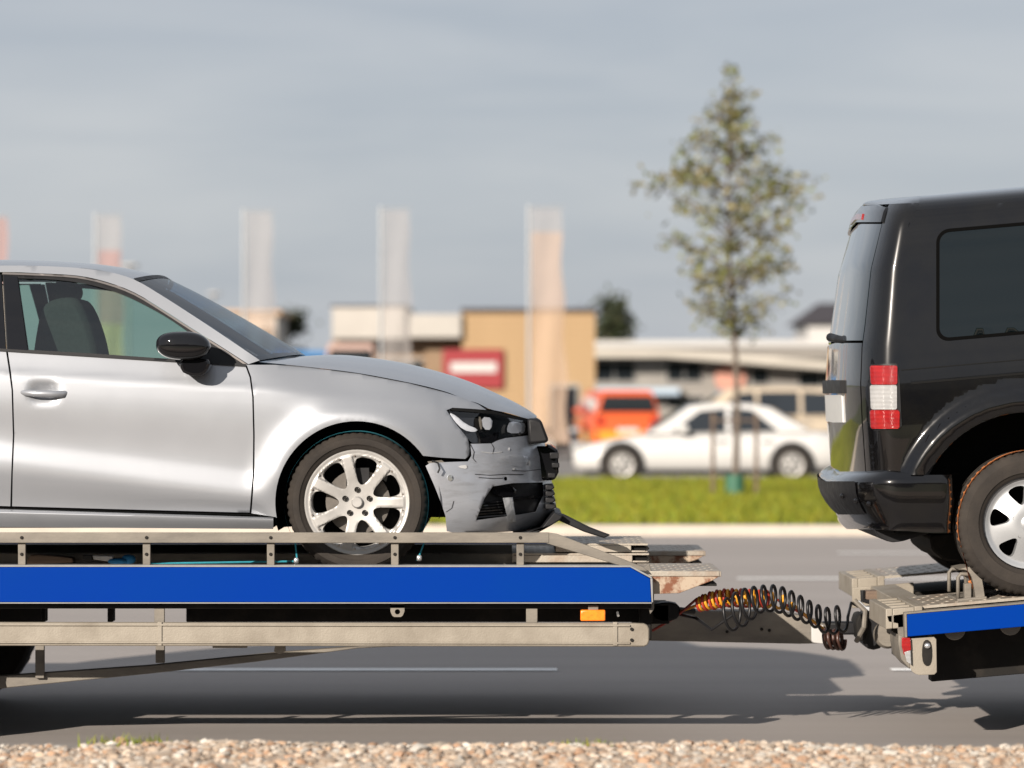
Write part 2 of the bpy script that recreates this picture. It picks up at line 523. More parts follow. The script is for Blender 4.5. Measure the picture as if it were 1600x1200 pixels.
# unseen dark ridge added behind the viewpoint, standing in for trees to darken reflections
rows = []
for y in (-34, -38, -42, -47, -52, -58):
    hh = {-34: 0, -38: 3.2, -42: 5.6, -47: 6.6, -52: 6.2, -58: 0}[y]
    rows.append([(x, y + 2 * noise.noise((x * .03, y, 0)), hh * (1 + .35 * noise.noise((x * .05, y * .1, 5)) + .2 * noise.noise((x * .21, y * .2, 9))) - .02) for x in np.arange(-150, 151, 2.5)])
tag(MB().grid(rows[::-1]).build('unseen_ridge', mat('unseen_ridge_green', (0.030, 0.040, 0.016), .95, var=.5, vscale=.6, bump=1., bscale=2, bdist=.5), sharp=180), kind='structure')

# grass on the far verge and tufts: short blades
def blades(name, n, xr, yr, zf, hmin, hmax, wid, m, parent=None, clump=None):
    x = RNG.uniform(*xr, n); y = RNG.uniform(*yr, n)
    if clump is not None:
        x = clump[0] + RNG.normal(0, clump[2], n); y = clump[1] + RNG.normal(0, clump[3], n)
    h = RNG.uniform(hmin, hmax, n); a = RNG.uniform(0, 2 * np.pi, n)
    lx, ly = RNG.normal(0, .35, n) * h, RNG.normal(0, .35, n) * h
    z = np.array([zf(p, q) for p, q in zip(x, y)]) if callable(zf) else np.full(n, zf)
    w = RNG.uniform(.6, 1.3, n) * wid
    V = np.empty((n, 3, 3))
    V[:, 0] = np.stack([x - w * np.cos(a), y - w * np.sin(a), z], 1)
    V[:, 1] = np.stack([x + w * np.cos(a), y + w * np.sin(a), z], 1)
    V[:, 2] = np.stack([x + lx, y + ly, z + h], 1)
    me = bpy.data.meshes.new(name)
    me.from_pydata(V.reshape(-1, 3).tolist(), [], np.arange(3 * n).reshape(-1, 3).tolist())
    t = RNG.uniform(.7, 1.25, n)
    g = np.stack([t * RNG.uniform(.8, 1.25, n), t, t * .9, np.ones(n)], 1)
    ca = me.color_attributes.new('tint', 'FLOAT_COLOR', 'POINT')
    ca.data.foreach_set('color', np.repeat(g, 3, 0).ravel())
    return link(name, me, m, parent, sharp=None)
grass_m = mat('grass_blades', (0.160, 0.176, 0.016), 0.6, attr='tint', var=0.22, vscale=.35, spec=.2)
tag(blades('grass', 105000, (-11, 13), (35.75, 54.2), 0.085, .05, .12, .013, grass_m), 'short bright green grass on the far roadside verge', 'grass', kind='stuff')

# gravel bank in front of the road
def bank(x, y):
    e = max(0.0, min(1.0, (12.45 - y) / .55))
    e = e * e * (3 - 2 * e)
    return 0.275 * e - max(0, 11.3 - y) * 0.02 + .025 * noise.noise((x * 1.3, y * 1.3, 3.0)) * e
rows = []
for j in range(40):
    y = 12.62 - j * 0.11 if j < 28 else 9.6 - (j - 28) * .55
    rows.append([(x, y, bank(x, y) - (.01 if j == 0 else 0)) for x in np.arange(-9, 9.01, .2)])
o = MB().grid(rows[::-1]).build('gravel_bank', dirt_m, sharp=180); tag(o, kind='structure')

def ico():
    bm = bmesh.new(); bmesh.ops.create_icosphere(bm, subdivisions=1, radius=1)
    bm.verts.ensure_lookup_table(); bm.verts.index_update()
    v = np.array([tuple(p.co) for p in bm.verts]); f = np.array([[q.index for q in p.verts] for p in bm.faces]); bm.free()
    return v, f
IV, IF = ico()
def stones(name, n, xr, yr, rr, m, pal):
    V, F, C = [], [], []
    for i in range(n):
        x, y = random.uniform(*xr), random.uniform(*yr)
        r = rr[0] + (rr[1] - rr[0]) * random.random() ** 2.6
        if random.random() < .012: r *= 1.8
        s = np.array([random.uniform(.6, 1.5), random.uniform(.6, 1.4), random.uniform(.35, .75)]) * r
        a = random.uniform(0, 6.28); R = np.array([[math.cos(a), -math.sin(a), 0], [math.sin(a), math.cos(a), 0], [0, 0, 1]])
        q = (IV * RNG.uniform(.75, 1.15, (len(IV), 1)) * s) @ R.T + np.array([x, y, bank(x, y) + s[2] * .35])
        F.append(IF + len(IV) * i); V.append(q)
        c = np.array(random.choice(pal)) * random.uniform(.78, 1.05)
        C.append(np.tile(np.append(c, 1), (len(IV), 1)))
    me = bpy.data.meshes.new(name)
    me.from_pydata(np.concatenate(V).tolist(), [], np.concatenate(F).tolist())
    ca = me.color_attributes.new('tint', 'FLOAT_COLOR', 'POINT'); ca.data.foreach_set('color', np.concatenate(C).ravel())
    return link(name, me, m, sharp=50)
stone_m = mat('gravel_stone', (1, 1, 1), 0.9, attr='tint', var=.12, vscale=25, bump=.3, bscale=80)
PAL = [(.42, .33, .25), (.46, .38, .30), (.50, .44, .37), (.40, .25, .16), (.44, .30, .20), (.38, .32, .26), (.52, .48, .42), (.45, .35, .26), (.46, .37, .29)]
tag(stones('gravel', 26000, (-3.4, 3.4), (10.6, 12.5), (.004, .024), stone_m, PAL), 'beige and rust coloured gravel along the near road edge', 'gravel', kind='stuff')

tuft_m = mat('tuft_blades', (0.14, 0.165, 0.02), 0.6, attr='tint', spec=.2)
for (u_, n_, sx, lab) in ((203, 330, .075, 'wider weed tuft on the gravel below the left end of the trailer'), (905, 160, .07, 'smaller weed tuft on the gravel below the front of the blue rail')):
    cx_ = P(u_, 1150, 12.0).x
    e = empty('weed_tuft', (cx_, 12.0, .27), lab, 'weed', 'weed tufts on the gravel bank')
    b_ = blades('blade_clump', n_, (0, 1), (0, 1), bank, .015, .055 if u_ < 500 else .035, .004, tuft_m, e, clump=(cx_, 12.0, sx, .07)); tag(b_, kind='stuff')

# ================================================================== TREES
leaf_m = mat('leaf', (0.135, 0.14, 0.065), 0.6, attr='tint', spec=.3)
dleaf_m = mat('dark_leaf', (0.030, 0.038, 0.020), 0.6, attr='tint', spec=.2)
bark_m = mat('bark', (0.12, 0.095, 0.075), 0.9, var=.3, vscale=20, bump=.4, bscale=60)
guard_m = mat('green_tree_guard', (0.03, 0.11, 0.065), 0.6, var=.15, vscale=10)

def leaf_mesh(name, pts, size, m, parent, up=.3):
    n = len(pts); pts = np.asarray(pts)
    a = RNG.normal(0, 1, (n, 3)); a[:, 2] = a[:, 2] * .6 - .25; a /= np.linalg.norm(a, axis=1)[:, None]
    b = RNG.normal(0, 1, (n, 3)); b -= a * (a * b).sum(1)[:, None]; b /= np.linalg.norm(b, axis=1)[:, None]
    s = size * RNG.uniform(.6, 1.35, (n, 1))
    V = np.stack([pts, pts + a * s * .5 + b * s * .34, pts + a * s, pts + a * s * .5 - b * s * .34], 1).reshape(-1, 3)
    me = bpy.data.meshes.new(name)
    me.from_pydata(V.tolist(), [], np.arange(4 * n).reshape(-1, 4).tolist())
    t = RNG.uniform(.6, 1.35, n)
    g = np.stack([t * RNG.uniform(.85, 1.3, n), t, t * RNG.uniform(.6, 1.1, n), np.ones(n)], 1)
    ca = me.color_attributes.new('tint', 'FLOAT_COLOR', 'POINT'); ca.data.foreach_set('color', np.repeat(g, 4, 0).ravel())
    return link(name, me, m, parent, sharp=None)

def young_tree():
    Yt = 46.0
    base = P(1148, 785, Yt); base.z = 0.085
    sc = Yt / FPX
    e = empty('young_tree', base, 'slender young street tree with sparse leaves on the verge', 'tree')
    rnd = random.Random(11)
    top = P(1140, 104, Yt)
    trunk, limbs, leaves = MB(), MB(), []
    def cx(z):   # centreline
        t = (z - base.z) / (top.z - base.z)
        return Vector((base.x + (top.x - base.x) * t + .05 * math.sin(t * 7), Yt + .04 * math.sin(t * 5), z))
    zs = np.linspace(base.z, top.z - .15, 16)
    trunk.tube([cx(z) for z in zs], [.045 * (1 - .9 * (i / 15)) + .006 for i in range(16)], 8)
    # crown half-width (survey columns) by row
    prof = [(104, 6), (130, 26), (170, 34), (200, 52), (225, 72), (260, 95), (300, 128), (340, 140), (390, 128), (430, 108), (470, 80), (505, 48), (525, 16)]
    pv, pw = [p[0] for p in prof], [p[1] for p in prof]
    for i in range(64):
        v = 120 + 390 * ((i + rnd.random()) / 64) ** .85
        z0 = P(0, v, Yt).z - rnd.uniform(.12, .45)
        c = cx(max(z0, base.z + 2.1))
        R = float(np.interp(v, pv, pw)) * sc * rnd.uniform(.55, 1.12)
        az = i * 2.39996 + rnd.uniform(-.3, .3)
        tip = Vector((c.x + R * math.cos(az), c.y + R * math.sin(az), c.z + R * rnd.uniform(.3, .75)))
        mid = c.lerp(tip, .5) + Vector((0, 0, R * .08))
        limbs.tube([c, mid, tip], [.016, .010, .004], 5)
        k = int(8 + 19 * R)
        for _ in range(k):
            t = rnd.uniform(.35, 1.08)
            q = c.lerp(mid, t * 2) if t < .5 else mid.lerp(tip, t * 2 - 1)
            tw = Vector((rnd.gauss(0, .12), rnd.gauss(0, .12), rnd.gauss(0, .08)))
            w = q + tw
            if rnd.random() < .4: limbs.tube([q, w], [.004, .002], 3, False)
            for _ in range(rnd.randint(1, 3)):
                leaves.append((w.x + rnd.gauss(0, .05), w.y + rnd.gauss(0, .05), w.z + rnd.gauss(0, .04)))
    for _ in range(90):
        z = rnd.uniform(top.z - .9, top.z); c = cx(z)
        leaves.append((c.x + rnd.gauss(0, .07), c.y + rnd.gauss(0, .07), z))
    trunk.build('trunk', bark_m, e, sharp=180); limbs.build('limbs', bark_m, e, sharp=180)
    leaf_mesh('crown', leaves, .10, leaf_m, e)
    g = MB()
    g.lathe([(.13, 0), (.13, .30), (.118, .30), (.118, 0)], 20, (base.x, Yt, base.z), axis='Z')
    g.build('trunk_guard', guard_m, e)
    for s in (-1, 1):
        MB().tube([(base.x + s * .30, Yt, base.z), (base.x + s * .30, Yt, base.z + 1.15)], .028, 8).build('support_stake', wood, e)
    MB().tube([(base.x - .30, Yt, base.z + 1.05), (base.x + .30, Yt, base.z + 1.05)], .018, 6).build('tie_bar', wood, e)
young_tree()

def bushy_tree(u, v0, v1, hw, Y, label):
    base = P(u, 700, Y); base.z = 0
    e = empty('far_tree', base, label, 'tree', 'dark trees beyond the buildings')
    zt = P(u, v0, Y).z; zb = max(.8, P(u, v1, Y).z - 2.0); R = hw * Y / FPX
    MB().tube([base, base + Vector((.1, 0, zt * .6))], [.16, .07], 8).build('trunk', bark_m, e, sharp=180)
    pts = []
    for c in range(26):
        t = random.random(); a = random.uniform(0, 6.28); rr = R * math.sin(math.pi * (.12 + .8 * t)) * random.uniform(.3, .95)
        cc = (base.x + rr * math.cos(a), Y + rr * math.sin(a), zb + (zt - zb) * t)
        for _ in range(95):
            d = RNG.normal(0, .30 * R ** .5, 3); pts.append((cc[0] + d[0], cc[1] + d[1], cc[2] + d[2] * .8))
    leaf_mesh('crown', pts, .24, dleaf_m, e)
bushy_tree(948, 470, 560, 42, 125, 'dark leafy tree right behind the tan clad shop')
bushy_tree(452, 492, 560, 30, 135, 'dark leafy tree left of the white roofed wing, above the windscreen')

# ================================================================== FLAGS, LAMPS
pole_m = mat('white_pole', (0.30, 0.31, 0.32), 0.4, .2)
def flag(u, vtop, cols, w, lab, vbot=690, Y=60.0, splits=(.35, .6)):
    base = P(u, 700, Y); base.z = 0
    e = empty('banner_flag', base, lab, 'flag', 'banner flags on poles across the road')
    zt = P(u, vtop, Y).z
    MB().lathe([(.0, 0), (.032, 0), (.028, zt - .06), (.02, zt)], 12, (base.x, Y, 0), axis='Z').build('pole', pole_m, e)
    MB().tube([(base.x - .03, Y, zt - .04), (base.x + w, Y, zt - .03)], .012, 6).build('top_arm', pole_m, e)
    zb = P(u, vbot, Y).z
    n, m = 40, 9
    edges = [0] + [int(s * n) for s in splits] + [n]
    ff = lambda i, j: (base.x + .05 + w * (.80 + .20 * (i / n)) * (j / m) * (1 + .05 * math.sin(i * .5)),
                       Y + .03 * math.sin(j * .8 + i * .16 + u) * (.3 + i / n), zt - .07 - (zt - .07 - zb) * i / n - .04 * (j / m) * (i / n))
    for k in range(len(edges) - 1):
        rows = [[ff(i, j) for j in range(m + 1)] for i in range(edges[k], edges[k + 1] + 1)]
        mb = MB().grid(rows); mb.add([(x, y + .004, z) for x, y, z in mb.v], [tuple(reversed(f)) for f in mb.f])
        mb.build('cloth_panel', cols[k], e, sharp=180)
def mesh_cloth(name, c, a):
    m = mat(name, c, .8, var=.05, vscale=3)
    t = m.node_tree; out = t.nodes['Material Output']; b = t.nodes['Principled BSDF']
    tr = t.nodes.new('ShaderNodeBsdfTransparent'); mx = t.nodes.new('ShaderNodeMixShader'); mx.inputs[0].default_value = a
    t.links.new(tr.outputs[0], mx.inputs[1]); t.links.new(b.outputs[0], mx.inputs[2]); t.links.new(mx.outputs[0], out.inputs['Surface'])
    return m
fw_ = mesh_cloth('flag_white', (0.33, 0.31, 0.30), .26)
fp_ = mesh_cloth('flag_peach', (0.44, 0.32, 0.235), .38)
peach_m = mat('peach_fascia', (0.40, 0.27, 0.17), .8, var=.06, vscale=3)
fo_ = mesh_cloth('flag_orange', (0.40, 0.18, 0.08), .6)
fr_ = mesh_cloth('flag_red', (0.38, 0.20, 0.16), .34)
fy_ = mesh_cloth('flag_sand', (0.40, 0.32, 0.18), .55)
flag(-30, 334, [fr_, fr_, fo_], .52, 'red and orange banner flag at the far left edge above the silver roof', splits=(.3, .55))
flag(149, 332, [fw_, fr_, fy_], .50, 'pale banner flag with a red middle above the silver car roof', splits=(.16, .48))
flag(381, 326, [fw_, fw_, fp_], .56, 'white banner flag with peach lower part above the windscreen', splits=(.2, .46))
flag(595, 323, [fw_, fw_, fw_], .56, 'all white banner flag in front of the white roofed wing', splits=(.3, .7))
flag(826, 320, [fw_, fp_, fp_], .66, 'peach banner flag in front of the tan clad shop', splits=(.10, .45))

def lamp(u, v, Y, lab):
    base = P(u, 700, Y); base.z = 0
    e = empty('street_lamp', base, lab, 'street lamp', 'street lamps across the road')
    zt = P(u, v, Y).z
    MB().tube([base, (base.x, Y, zt - .3), (base.x + .05, Y - .1, zt - .08), (base.x + .1, Y - .35, zt)], [.06, .045, .04, .035], 8).build('pole', pole_m, e)
    MB().sphere((base.x + .12, Y - .6, zt + .03), .26, .34, .055, 16, 8, 2.6).build('lamp_head', white_m, e, sharp=180)
lamp(200, 418, 90, 'white headed street lamp just above the silver car roof')
lamp(332, 461, 115, 'white headed street lamp behind the top of the windscreen')

# ================================================================== BUILDINGS
clad_m = mat('tan_cladding', (0.36, 0.245, 0.13), .8, col2=(0.29, 0.19, 0.098), vscale=3, stretch=(.3, 1, 6))
clad_b = mat('brown_cladding', (0.27, 0.185, 0.115), .8, col2=(0.21, 0.14, 0.085), vscale=3, stretch=(.3, 1, 6))
fascia_m = mat('white_fascia', (0.34, 0.32, 0.29), .7, var=.05, vscale=1)
redsign = mat('dark_red_sign', (0.22, 0.012, 0.016), .45)
roof_dark = mat('dark_roof', (0.035, 0.03, 0.035), .8, var=.2, vscale=2)
wallg = mat('grey_render', (0.22, 0.205, 0.185), .85, var=.08, vscale=1.5)
cream = mat('cream_render', (0.40, 0.37, 0.32), .85, var=.05, vscale=1)
pane_m = mat('window_pane', (0.012, 0.015, 0.018), .06, coat=1)
frame_m = mat('window_frame', (0.30, 0.29, 0.27), .5)

def board_wall(e, u0, u1, v0, Y, m, depth, pitch=.16, name='wall'):
    """wall of horizontal boards, each its own piece, on a core"""
    a, b = P(u0, v0, Y), P(u1, v0, Y)
    MB().box(a.x + .03, b.x - .03, Y + .05, Y + depth, 0, a.z - .02).build(name, m, e)
    z, k = 0.02, 0
    me = None
    while z < a.z - .02:
        if me is None:
            me = MB().box(a.x, b.x, Y, Y + .045, 0, pitch - .018).mesh('cladding_board'); me.materials.append(m)
        o = link('cladding_board', me, None, e, sharp=None); o.location.z = z
        z += pitch
    # returns on both sides
    for x in (a.x, b.x - .04):
        MB().box(x, x + .04, Y + .05, Y + depth, 0, a.z).build('corner_trim', m, e)

# shop: tan tower and lower wing
Yb = 95.0
shop = empty('clad_shop', (P(820, 600, Yb).x, Yb, 0), 'tan board clad shop with a red sign and white roofed wing', 'building')
board_wall(shop, 722, 930, 488, Yb, clad_m, 7.0)
a, b = P(720, 487, Yb), P(933, 484, Yb)
MB().box(a.x, b.x, Yb - .12, Yb + 7.2, a.z, b.z + .05).build('parapet_cap', roof_dark, shop, bevel=.02)
board_wall(shop, 520, 722, 530, Yb + .6, clad_b, 6.0)
a, b = P(636, 528, Yb), P(721, 491, Yb)
MB().box(a.x, b.x, Yb - .25, Yb + 6, a.z, b.z).build('fascia', fascia_m, shop, bevel=.02)
a, b = P(520, 530, Yb), P(635, 480, Yb)
MB().box(a.x, b.x, Yb - .4, Yb + 6, a.z, b.z).build('fascia', fascia_m, shop, bevel=.02)
MB().box(a.x - .05, b.x + .05, Yb - .45, Yb + 6.1, b.z, b.z + .05).build('parapet_cap', roof_dark, shop)
a, b = P(692, 607, Yb), P(786, 546, Yb)
sg = MB().box(a.x, b.x, Yb - .16, Yb - .02, a.z, b.z).build('sign_board', redsign, shop, bevel=.015)
a, b = P(704, 582, Yb), P(776, 566, Yb)
MB().box(a.x, b.x, Yb - .175, Yb - .161, a.z, b.z).build('white_band', white_m, sg)
a, b = P(560, 690, Yb), P(660, 560, Yb)
w_ = MB().box(a.x, b.x, Yb + .52, Yb + .58, a.z, b.z).build('window', frame_m, shop)
for k in range(3):
    x0 = a.x + (b.x - a.x) * k / 3 + .03
    MB().box(x0, x0 + (b.x - a.x) / 3 - .06, Yb + .50, Yb + .519, a.z + .05, b.z - .05).build('pane', pane_m, w_)
a, b = P(858, 694, Yb), P(905, 600, Yb)
w_ = MB().box(a.x, b.x, Yb - .05, Yb - .004, .05, b.z).build('door', frame_m, shop)
MB().box(a.x + .06, b.x - .06, Yb - .07, Yb - .051, .15, b.z - .08).build('pane', pane_m, w_)

# long white roofed building on the right
Yl = 112.0
lb = empty('long_building', (P(1150, 600, Yl).x, Yl, 0), 'long low building with white roof edge and dark windows', 'building')
a, b = P(905, 560, Yl), P(1560, 560, Yl)
MB().box(a.x, b.x, Yl, Yl + 9, 0, a.z).build('wall', wallg, lb)
MB().xprism([(a.x - .3, P(0, 559, Yl).z), (P(1040, 0, Yl).x, P(0, 559, Yl).z), (b.x + .3, P(0, 600, Yl).z), (b.x + .3, P(0, 588, Yl).z), (P(1040, 0, Yl).x, P(0, 547, Yl).z), (a.x - .3, P(0, 545, Yl).z)], Yl - 1.3, Yl - .02).build('canopy', cream, lb, bevel=.02)
MB().xprism([(a.x - .4, P(0, 543, Yl).z), (b.x + .4, P(0, 543, Yl).z), (b.x + .4, P(0, 531, Yl).z), (a.x - .4, P(0, 533, Yl).z)], Yl - .5, Yl + 9.4).build('roof_edge', white_m, lb, bevel=.02)
MB().box(a.x - .2, b.x + .2, Yl - .3, Yl + 9.2, P(0, 559, Yl).z - .0, P(0, 544, Yl).z).build('roof_band', wallg, lb)
for (u0, u1, v0, v1) in ((926, 993, 564, 598), (1040, 1098, 562, 598), (1172, 1202, 572, 602), (1246, 1320, 578, 606), (1352, 1420, 585, 612), (926, 998, 618, 640), (1040, 1100, 618, 640)):
    a, b = P(u0, v1, Yl), P(u1, v0, Yl)
    w_ = MB().box(a.x, b.x, Yl - .06, Yl - .003, a.z, b.z).build('window', frame_m, lb)
    n = max(1, round((b.x - a.x) / .8))
    for k in range(n):
        x0 = a.x + .04 + (b.x - a.x - .04) * k / n
        MB().box(x0, x0 + (b.x - a.x - .04) / n - .04, Yl - .08, Yl - .061, a.z + .05, b.z - .05).build('pane', pane_m, w_)
a, b = P(920, 617, Yl), P(1060, 606, Yl)
MB().box(a.x, b.x, Yl - .9, Yl - .02, a.z, b.z).build('awning', mat('pale_blue_awning', (.34, .42, .50), .6), lb, bevel=.02)
a, b = P(1116, 602, Yl), P(1166, 570, Yl)
MB().lathe([(0, -.16), (.5, -.16), (.52, -.13), (.52, -.0)], 28, ((a.x + b.x) / 2, Yl - .07, (a.z + b.z) / 2 - .1)).build('round_sign', mat('pink_sign', (.46, .22, .16), .5), lb)

# dark roofed house beyond, and a low white shed at left
Yh = 150.0
hs = empty('gabled_house', (P(1330, 600, Yh).x, Yh, 0), 'dark roofed white house beyond, left of the black van', 'building')
a, b = P(1262, 505, Yh), P(1430, 505, Yh)
MB().box(a.x, b.x, Yh, Yh + 7, 0, a.z).build('wall', white_m, hs)
MB().add([(a.x - .4, Yh - .4, a.z), (b.x + .4, Yh - .4, a.z), (b.x + .4, Yh + 7.4, a.z), (a.x - .4, Yh + 7.4, a.z), (a.x + .8, Yh + 3.5, a.z + 1.0), (b.x - .8, Yh + 3.5, a.z + 1.0)],
         [(0, 1, 5, 4), (2, 3, 4, 5), (1, 2, 5), (3, 0, 4), (3, 2, 1, 0)]).build('roof', roof_dark, hs, sharp=20)
Ys = 128.0
sh = empty('white_shed', (P(380, 600, Ys).x, Ys, 0), 'low white shed with an orange fascia seen past the windscreen', 'building')
a, b = P(318, 492, Ys), P(432, 492, Ys)
MB().box(a.x, b.x, Ys, Ys + 6, 0, a.z).build('wall', fascia_m, sh)
MB().box(a.x - .2, b.x + .2, Ys - .2, Ys + 6.2, a.z, a.z + .18).build('fascia', peach_m, sh, bevel=.02)
for k in range(3):
    x0 = a.x + .3 + k * .9
    w_ = MB().box(x0, x0 + .65, Ys - .05, Ys - .003, a.z - 1.5, a.z - .5).build('window', frame_m, sh)
    MB().box(x0 + .05, x0 + .60, Ys - .07, Ys - .051, a.z - 1.45, a.z - .55).build('pane', pane_m, w_)

# ================================================================== PARKED CARS
def loft(stations):
    """stations: (x, z0, z1, halfwidth) -> closed shell with rounded edges"""
    mb = MB(); rings = []
    for (x, z0, z1, w) in stations:
        h = z1 - z0
        half = [(0, z0), (w * .82, z0), (w * .96, z0 + h * .12), (w, z0 + h * .45), (w * .97, z0 + h * .8), (w * .88, z0 + h * .965), (w * .6, z1), (0, z1 + .01)]
        rings.append([(x, -y, z) for y, z in half] + [(x, y, z) for y, z in reversed(half[1:-1])])
    n = len(rings[0])
    fs = [(i * n + k, (i + 1) * n + k, (i + 1) * n + (k + 1) % n, i * n + (k + 1) % n) for i in range(len(rings) - 1) for k in range(n)]
    fs += [tuple(range(n)), tuple(range(len(rings) * n - 1, (len(rings) - 1) * n - 1, -1))]
    return mb.add([p for r in rings for p in r], fs)

tyre_simple = MB().lathe([(.0, -.1), (.19, -.1), (.20, -.115), (.30, -.105), (.325, -.07), (.325, .07), (.30, .1), (0, .1)], 28).mesh('tyre_simple')
tyre_simple.materials.append(rubber)
hub_simple = MB().lathe([(.0, -.122), (.06, -.125), (.16, -.112), (.195, -.12), (.2, -.1)], 20).mesh('hub_simple')
hub_simple.materials.append(rim_m)
slot_simple = MB()
for k in range(6):
    a = k * math.pi / 3
    q = [(.08, a - .22), (.15, a - .26), (.15, a + .26), (.08, a + .22)]
    slot_simple.add([(r * math.cos(t), -.1255 + (.0 if r < .1 else .006), r * math.sin(t)) for r, t in q], [(0, 1, 2, 3)])
slot_simple = slot_simple.mesh('slot_simple'); slot_simple.materials.append(dark)

def parked_car(name, label, cat, x, y, L, Hh, rz, paint, style='sedan', group='parked cars across the road', lower=None):
    """local: nose at -L/2, driver side faces -y"""
    e = empty(name, (x, y, 0), label, cat, group, rz)
    h = L / 2; W_ = .86
    bt = .62 * Hh                              # belt height
    if style == 'sedan':
        body = [(-h, .32, .58, .62), (-h + .06, .24, .66, .74), (-h + .3, .2, bt - .17, .83), (-h + 1.1, .2, bt - .03, W_), (-h + 1.5, .2, bt, W_), (0, .2, bt + .02, W_), (h - 1.1, .2, bt + .04, W_), (h - .5, .2, bt + .04, W_ - .02), (h - .12, .24, bt + .01, .80), (h - .02, .3, bt - .12, .74), (h, .36, bt - .25, .68)]
        cab = [(-h + 1.22, bt), (-h + 1.95, Hh - .04), (-h + 2.3, Hh), (h - 1.55, Hh - .01), (h - 1.2, Hh - .07), (h - .52, bt + .04)]
        wins = [[(-h + 1.62, bt + .03), (-h + 2.1, Hh - .13), (-h + 2.52, Hh - .09), (-h + 2.52, bt + .03)], [(-h + 2.60, bt + .03), (-h + 2.60, Hh - .09), (h - 1.5, Hh - .11), (h - 1.06, bt + .05)]]
    elif style == 'wagon':
        body = [(-h, .34, .66, .66), (-h + .06, .26, .76, .76), (-h + .3, .22, bt - .14, .84), (-h + 1.0, .22, bt - .02, W_), (0, .22, bt + .02, W_), (h - .3, .22, bt + .03, W_), (h - .05, .28, bt, .80), (h, .36, bt - .2, .74)]
        cab = [(-h + 1.0, bt), (-h + 1.6, Hh - .05), (-h + 1.95, Hh), (h - .6, Hh - .02), (h - .3, Hh - .1), (h - .08, bt + .02)]
        wins = [[(-h + 1.4, bt + .03), (-h + 1.8, Hh - .14), (-h + 2.2, Hh - .1), (-h + 2.2, bt + .03)], [(-h + 2.28, bt + .03), (-h + 2.28, Hh - .1), (-h + 3.1, Hh - .1), (-h + 3.1, bt + .04)], [(-h + 3.18, bt + .04), (-h + 3.18, Hh - .1), (h - .5, Hh - .14), (h - .3, bt + .05)]]
    else:                                       # box van
        body = [(-h, .34, .8, .7), (-h + .06, .26, .9, .8), (-h + .5, .22, bt, .86), (0, .22, bt + .02, .88), (h - .05, .24, bt + .02, .86), (h, .3, bt, .82)]
        cab = [(-h + .5, bt), (-h + 1.1, Hh - .06), (-h + 1.4, Hh), (h - .08, Hh - .01), (h - .01, Hh - .1), (h, bt)]
        wins = [[(-h + .9, bt + .03), (-h + 1.25, Hh - .25), (-h + 1.8, Hh - .2), (-h + 1.8, bt + .03)], [(-h + 1.9, bt + .03), (-h + 1.9, Hh - .2), (h - .3, Hh - .2), (h - .3, bt + .05)]]
    loft(body).build('body', paint, e, True, sharp=50)
    if lower:
        MB().box(-h + .35, h - .12, -.885, -.84, .24, bt * .55).build('lower_panel', lower, e, True, bevel=.02)
        MB().box(h - .02, h + .012, -.7, .7, .34, bt * .58).build('lower_panel', lower, e, True, bevel=.01)
    # cabin: narrow at the roof
    n = len(cab); yw = lambda z: .80 - .20 * max(0, (z - bt)) / (Hh - bt)
    mb = MB().add([(p[0], -yw(p[1]), p[1]) for p in cab] + [(p[0], yw(p[1]), p[1]) for p in cab],
                  [tuple(range(n)), tuple(range(2 * n - 1, n - 1, -1))] + [(i + 1, i, n + i, n + i + 1) for i in range(n - 1)])
    mb.build('cabin', paint, e, True, bevel=.03, sharp=30)
    for s in (-1, 1):
        for w in wins:
            pts = [(p[0], s * (yw(p[1]) + .006), p[1]) for p in w]
            MB().add(pts + [(p[0], p[1] - s * .01, p[2]) for p in pts], [(0, 1, 2, 3), (7, 6, 5, 4)] + [(i, (i + 1) % 4, 4 + (i + 1) % 4, 4 + i) for i in range(4)]).build('side_window', pane_m, e, True, sharp=20)
        MB().box(-h + 1.72, -h + 1.9, s * .92 - .08, s * .92 + .08, bt + .02, bt + .14).build('mirror', paint, e, True, bevel=.03)
        for xx in (-h + 2.35, (h - 1.35 if style != 'box' else h - 1.0)):
            MB().box(xx, xx + .2, s * .875 - .012, s * .875 + .012, bt - .14, bt - .11).build('door_handle', dark if style == 'box' else chrome, e, True, bevel=.005)
    def scr(i, j, nm):
        (xa, za), (xb, zb) = cab[i], cab[j]
        d = Vector((xb - xa, 0, zb - za)); nn = Vector((-d.z, 0, d.x)).normalized()
        if nn.z < 0: nn = -nn
        a_, b_ = .12, .92
        q = []
        for t in (a_, b_):
            c = Vector((xa, 0, za)) + d * t + nn * .034; ww = yw(c.z) - .07
            q.append((c, ww))
        MB().add([(q[0][0].x, -q[0][1], q[0][0].z), (q[0][0].x, q[0][1], q[0][0].z), (q[1][0].x, q[1][1], q[1][0].z), (q[1][0].x, -q[1][1], q[1][0].z)], [(0, 1, 2, 3)]).build(nm, pane_m, e, True)
    scr(0, 1, 'windscreen'); scr(n - 1, n - 2, 'rear_window')
    for s in (-1, 1):
        MB().box(-h - .012, -h + .2, s * .6 - .15, s * .6 + .15, .58, .69).build('headlight', whitelens, e, True, bevel=.03)
        MB().box(h - .14, h + .012, s * .66 - .10, s * .66 + .10, bt - .27, bt - .08).build('tail_light', redlens, e, True, bevel=.02)
    MB().box(-h - .02, -h + .04, -.5, .5, .34, .52).build('grille', dark, e, True, bevel=.01)
    MB().box(h - .01, h + .025, -.26, .26, .52, .63).build('number_plate', plate_m, e, True)
    MB().box(-h + .2, h - .2, -.845, .845, .17, .24).build('sill', dark, e, True)
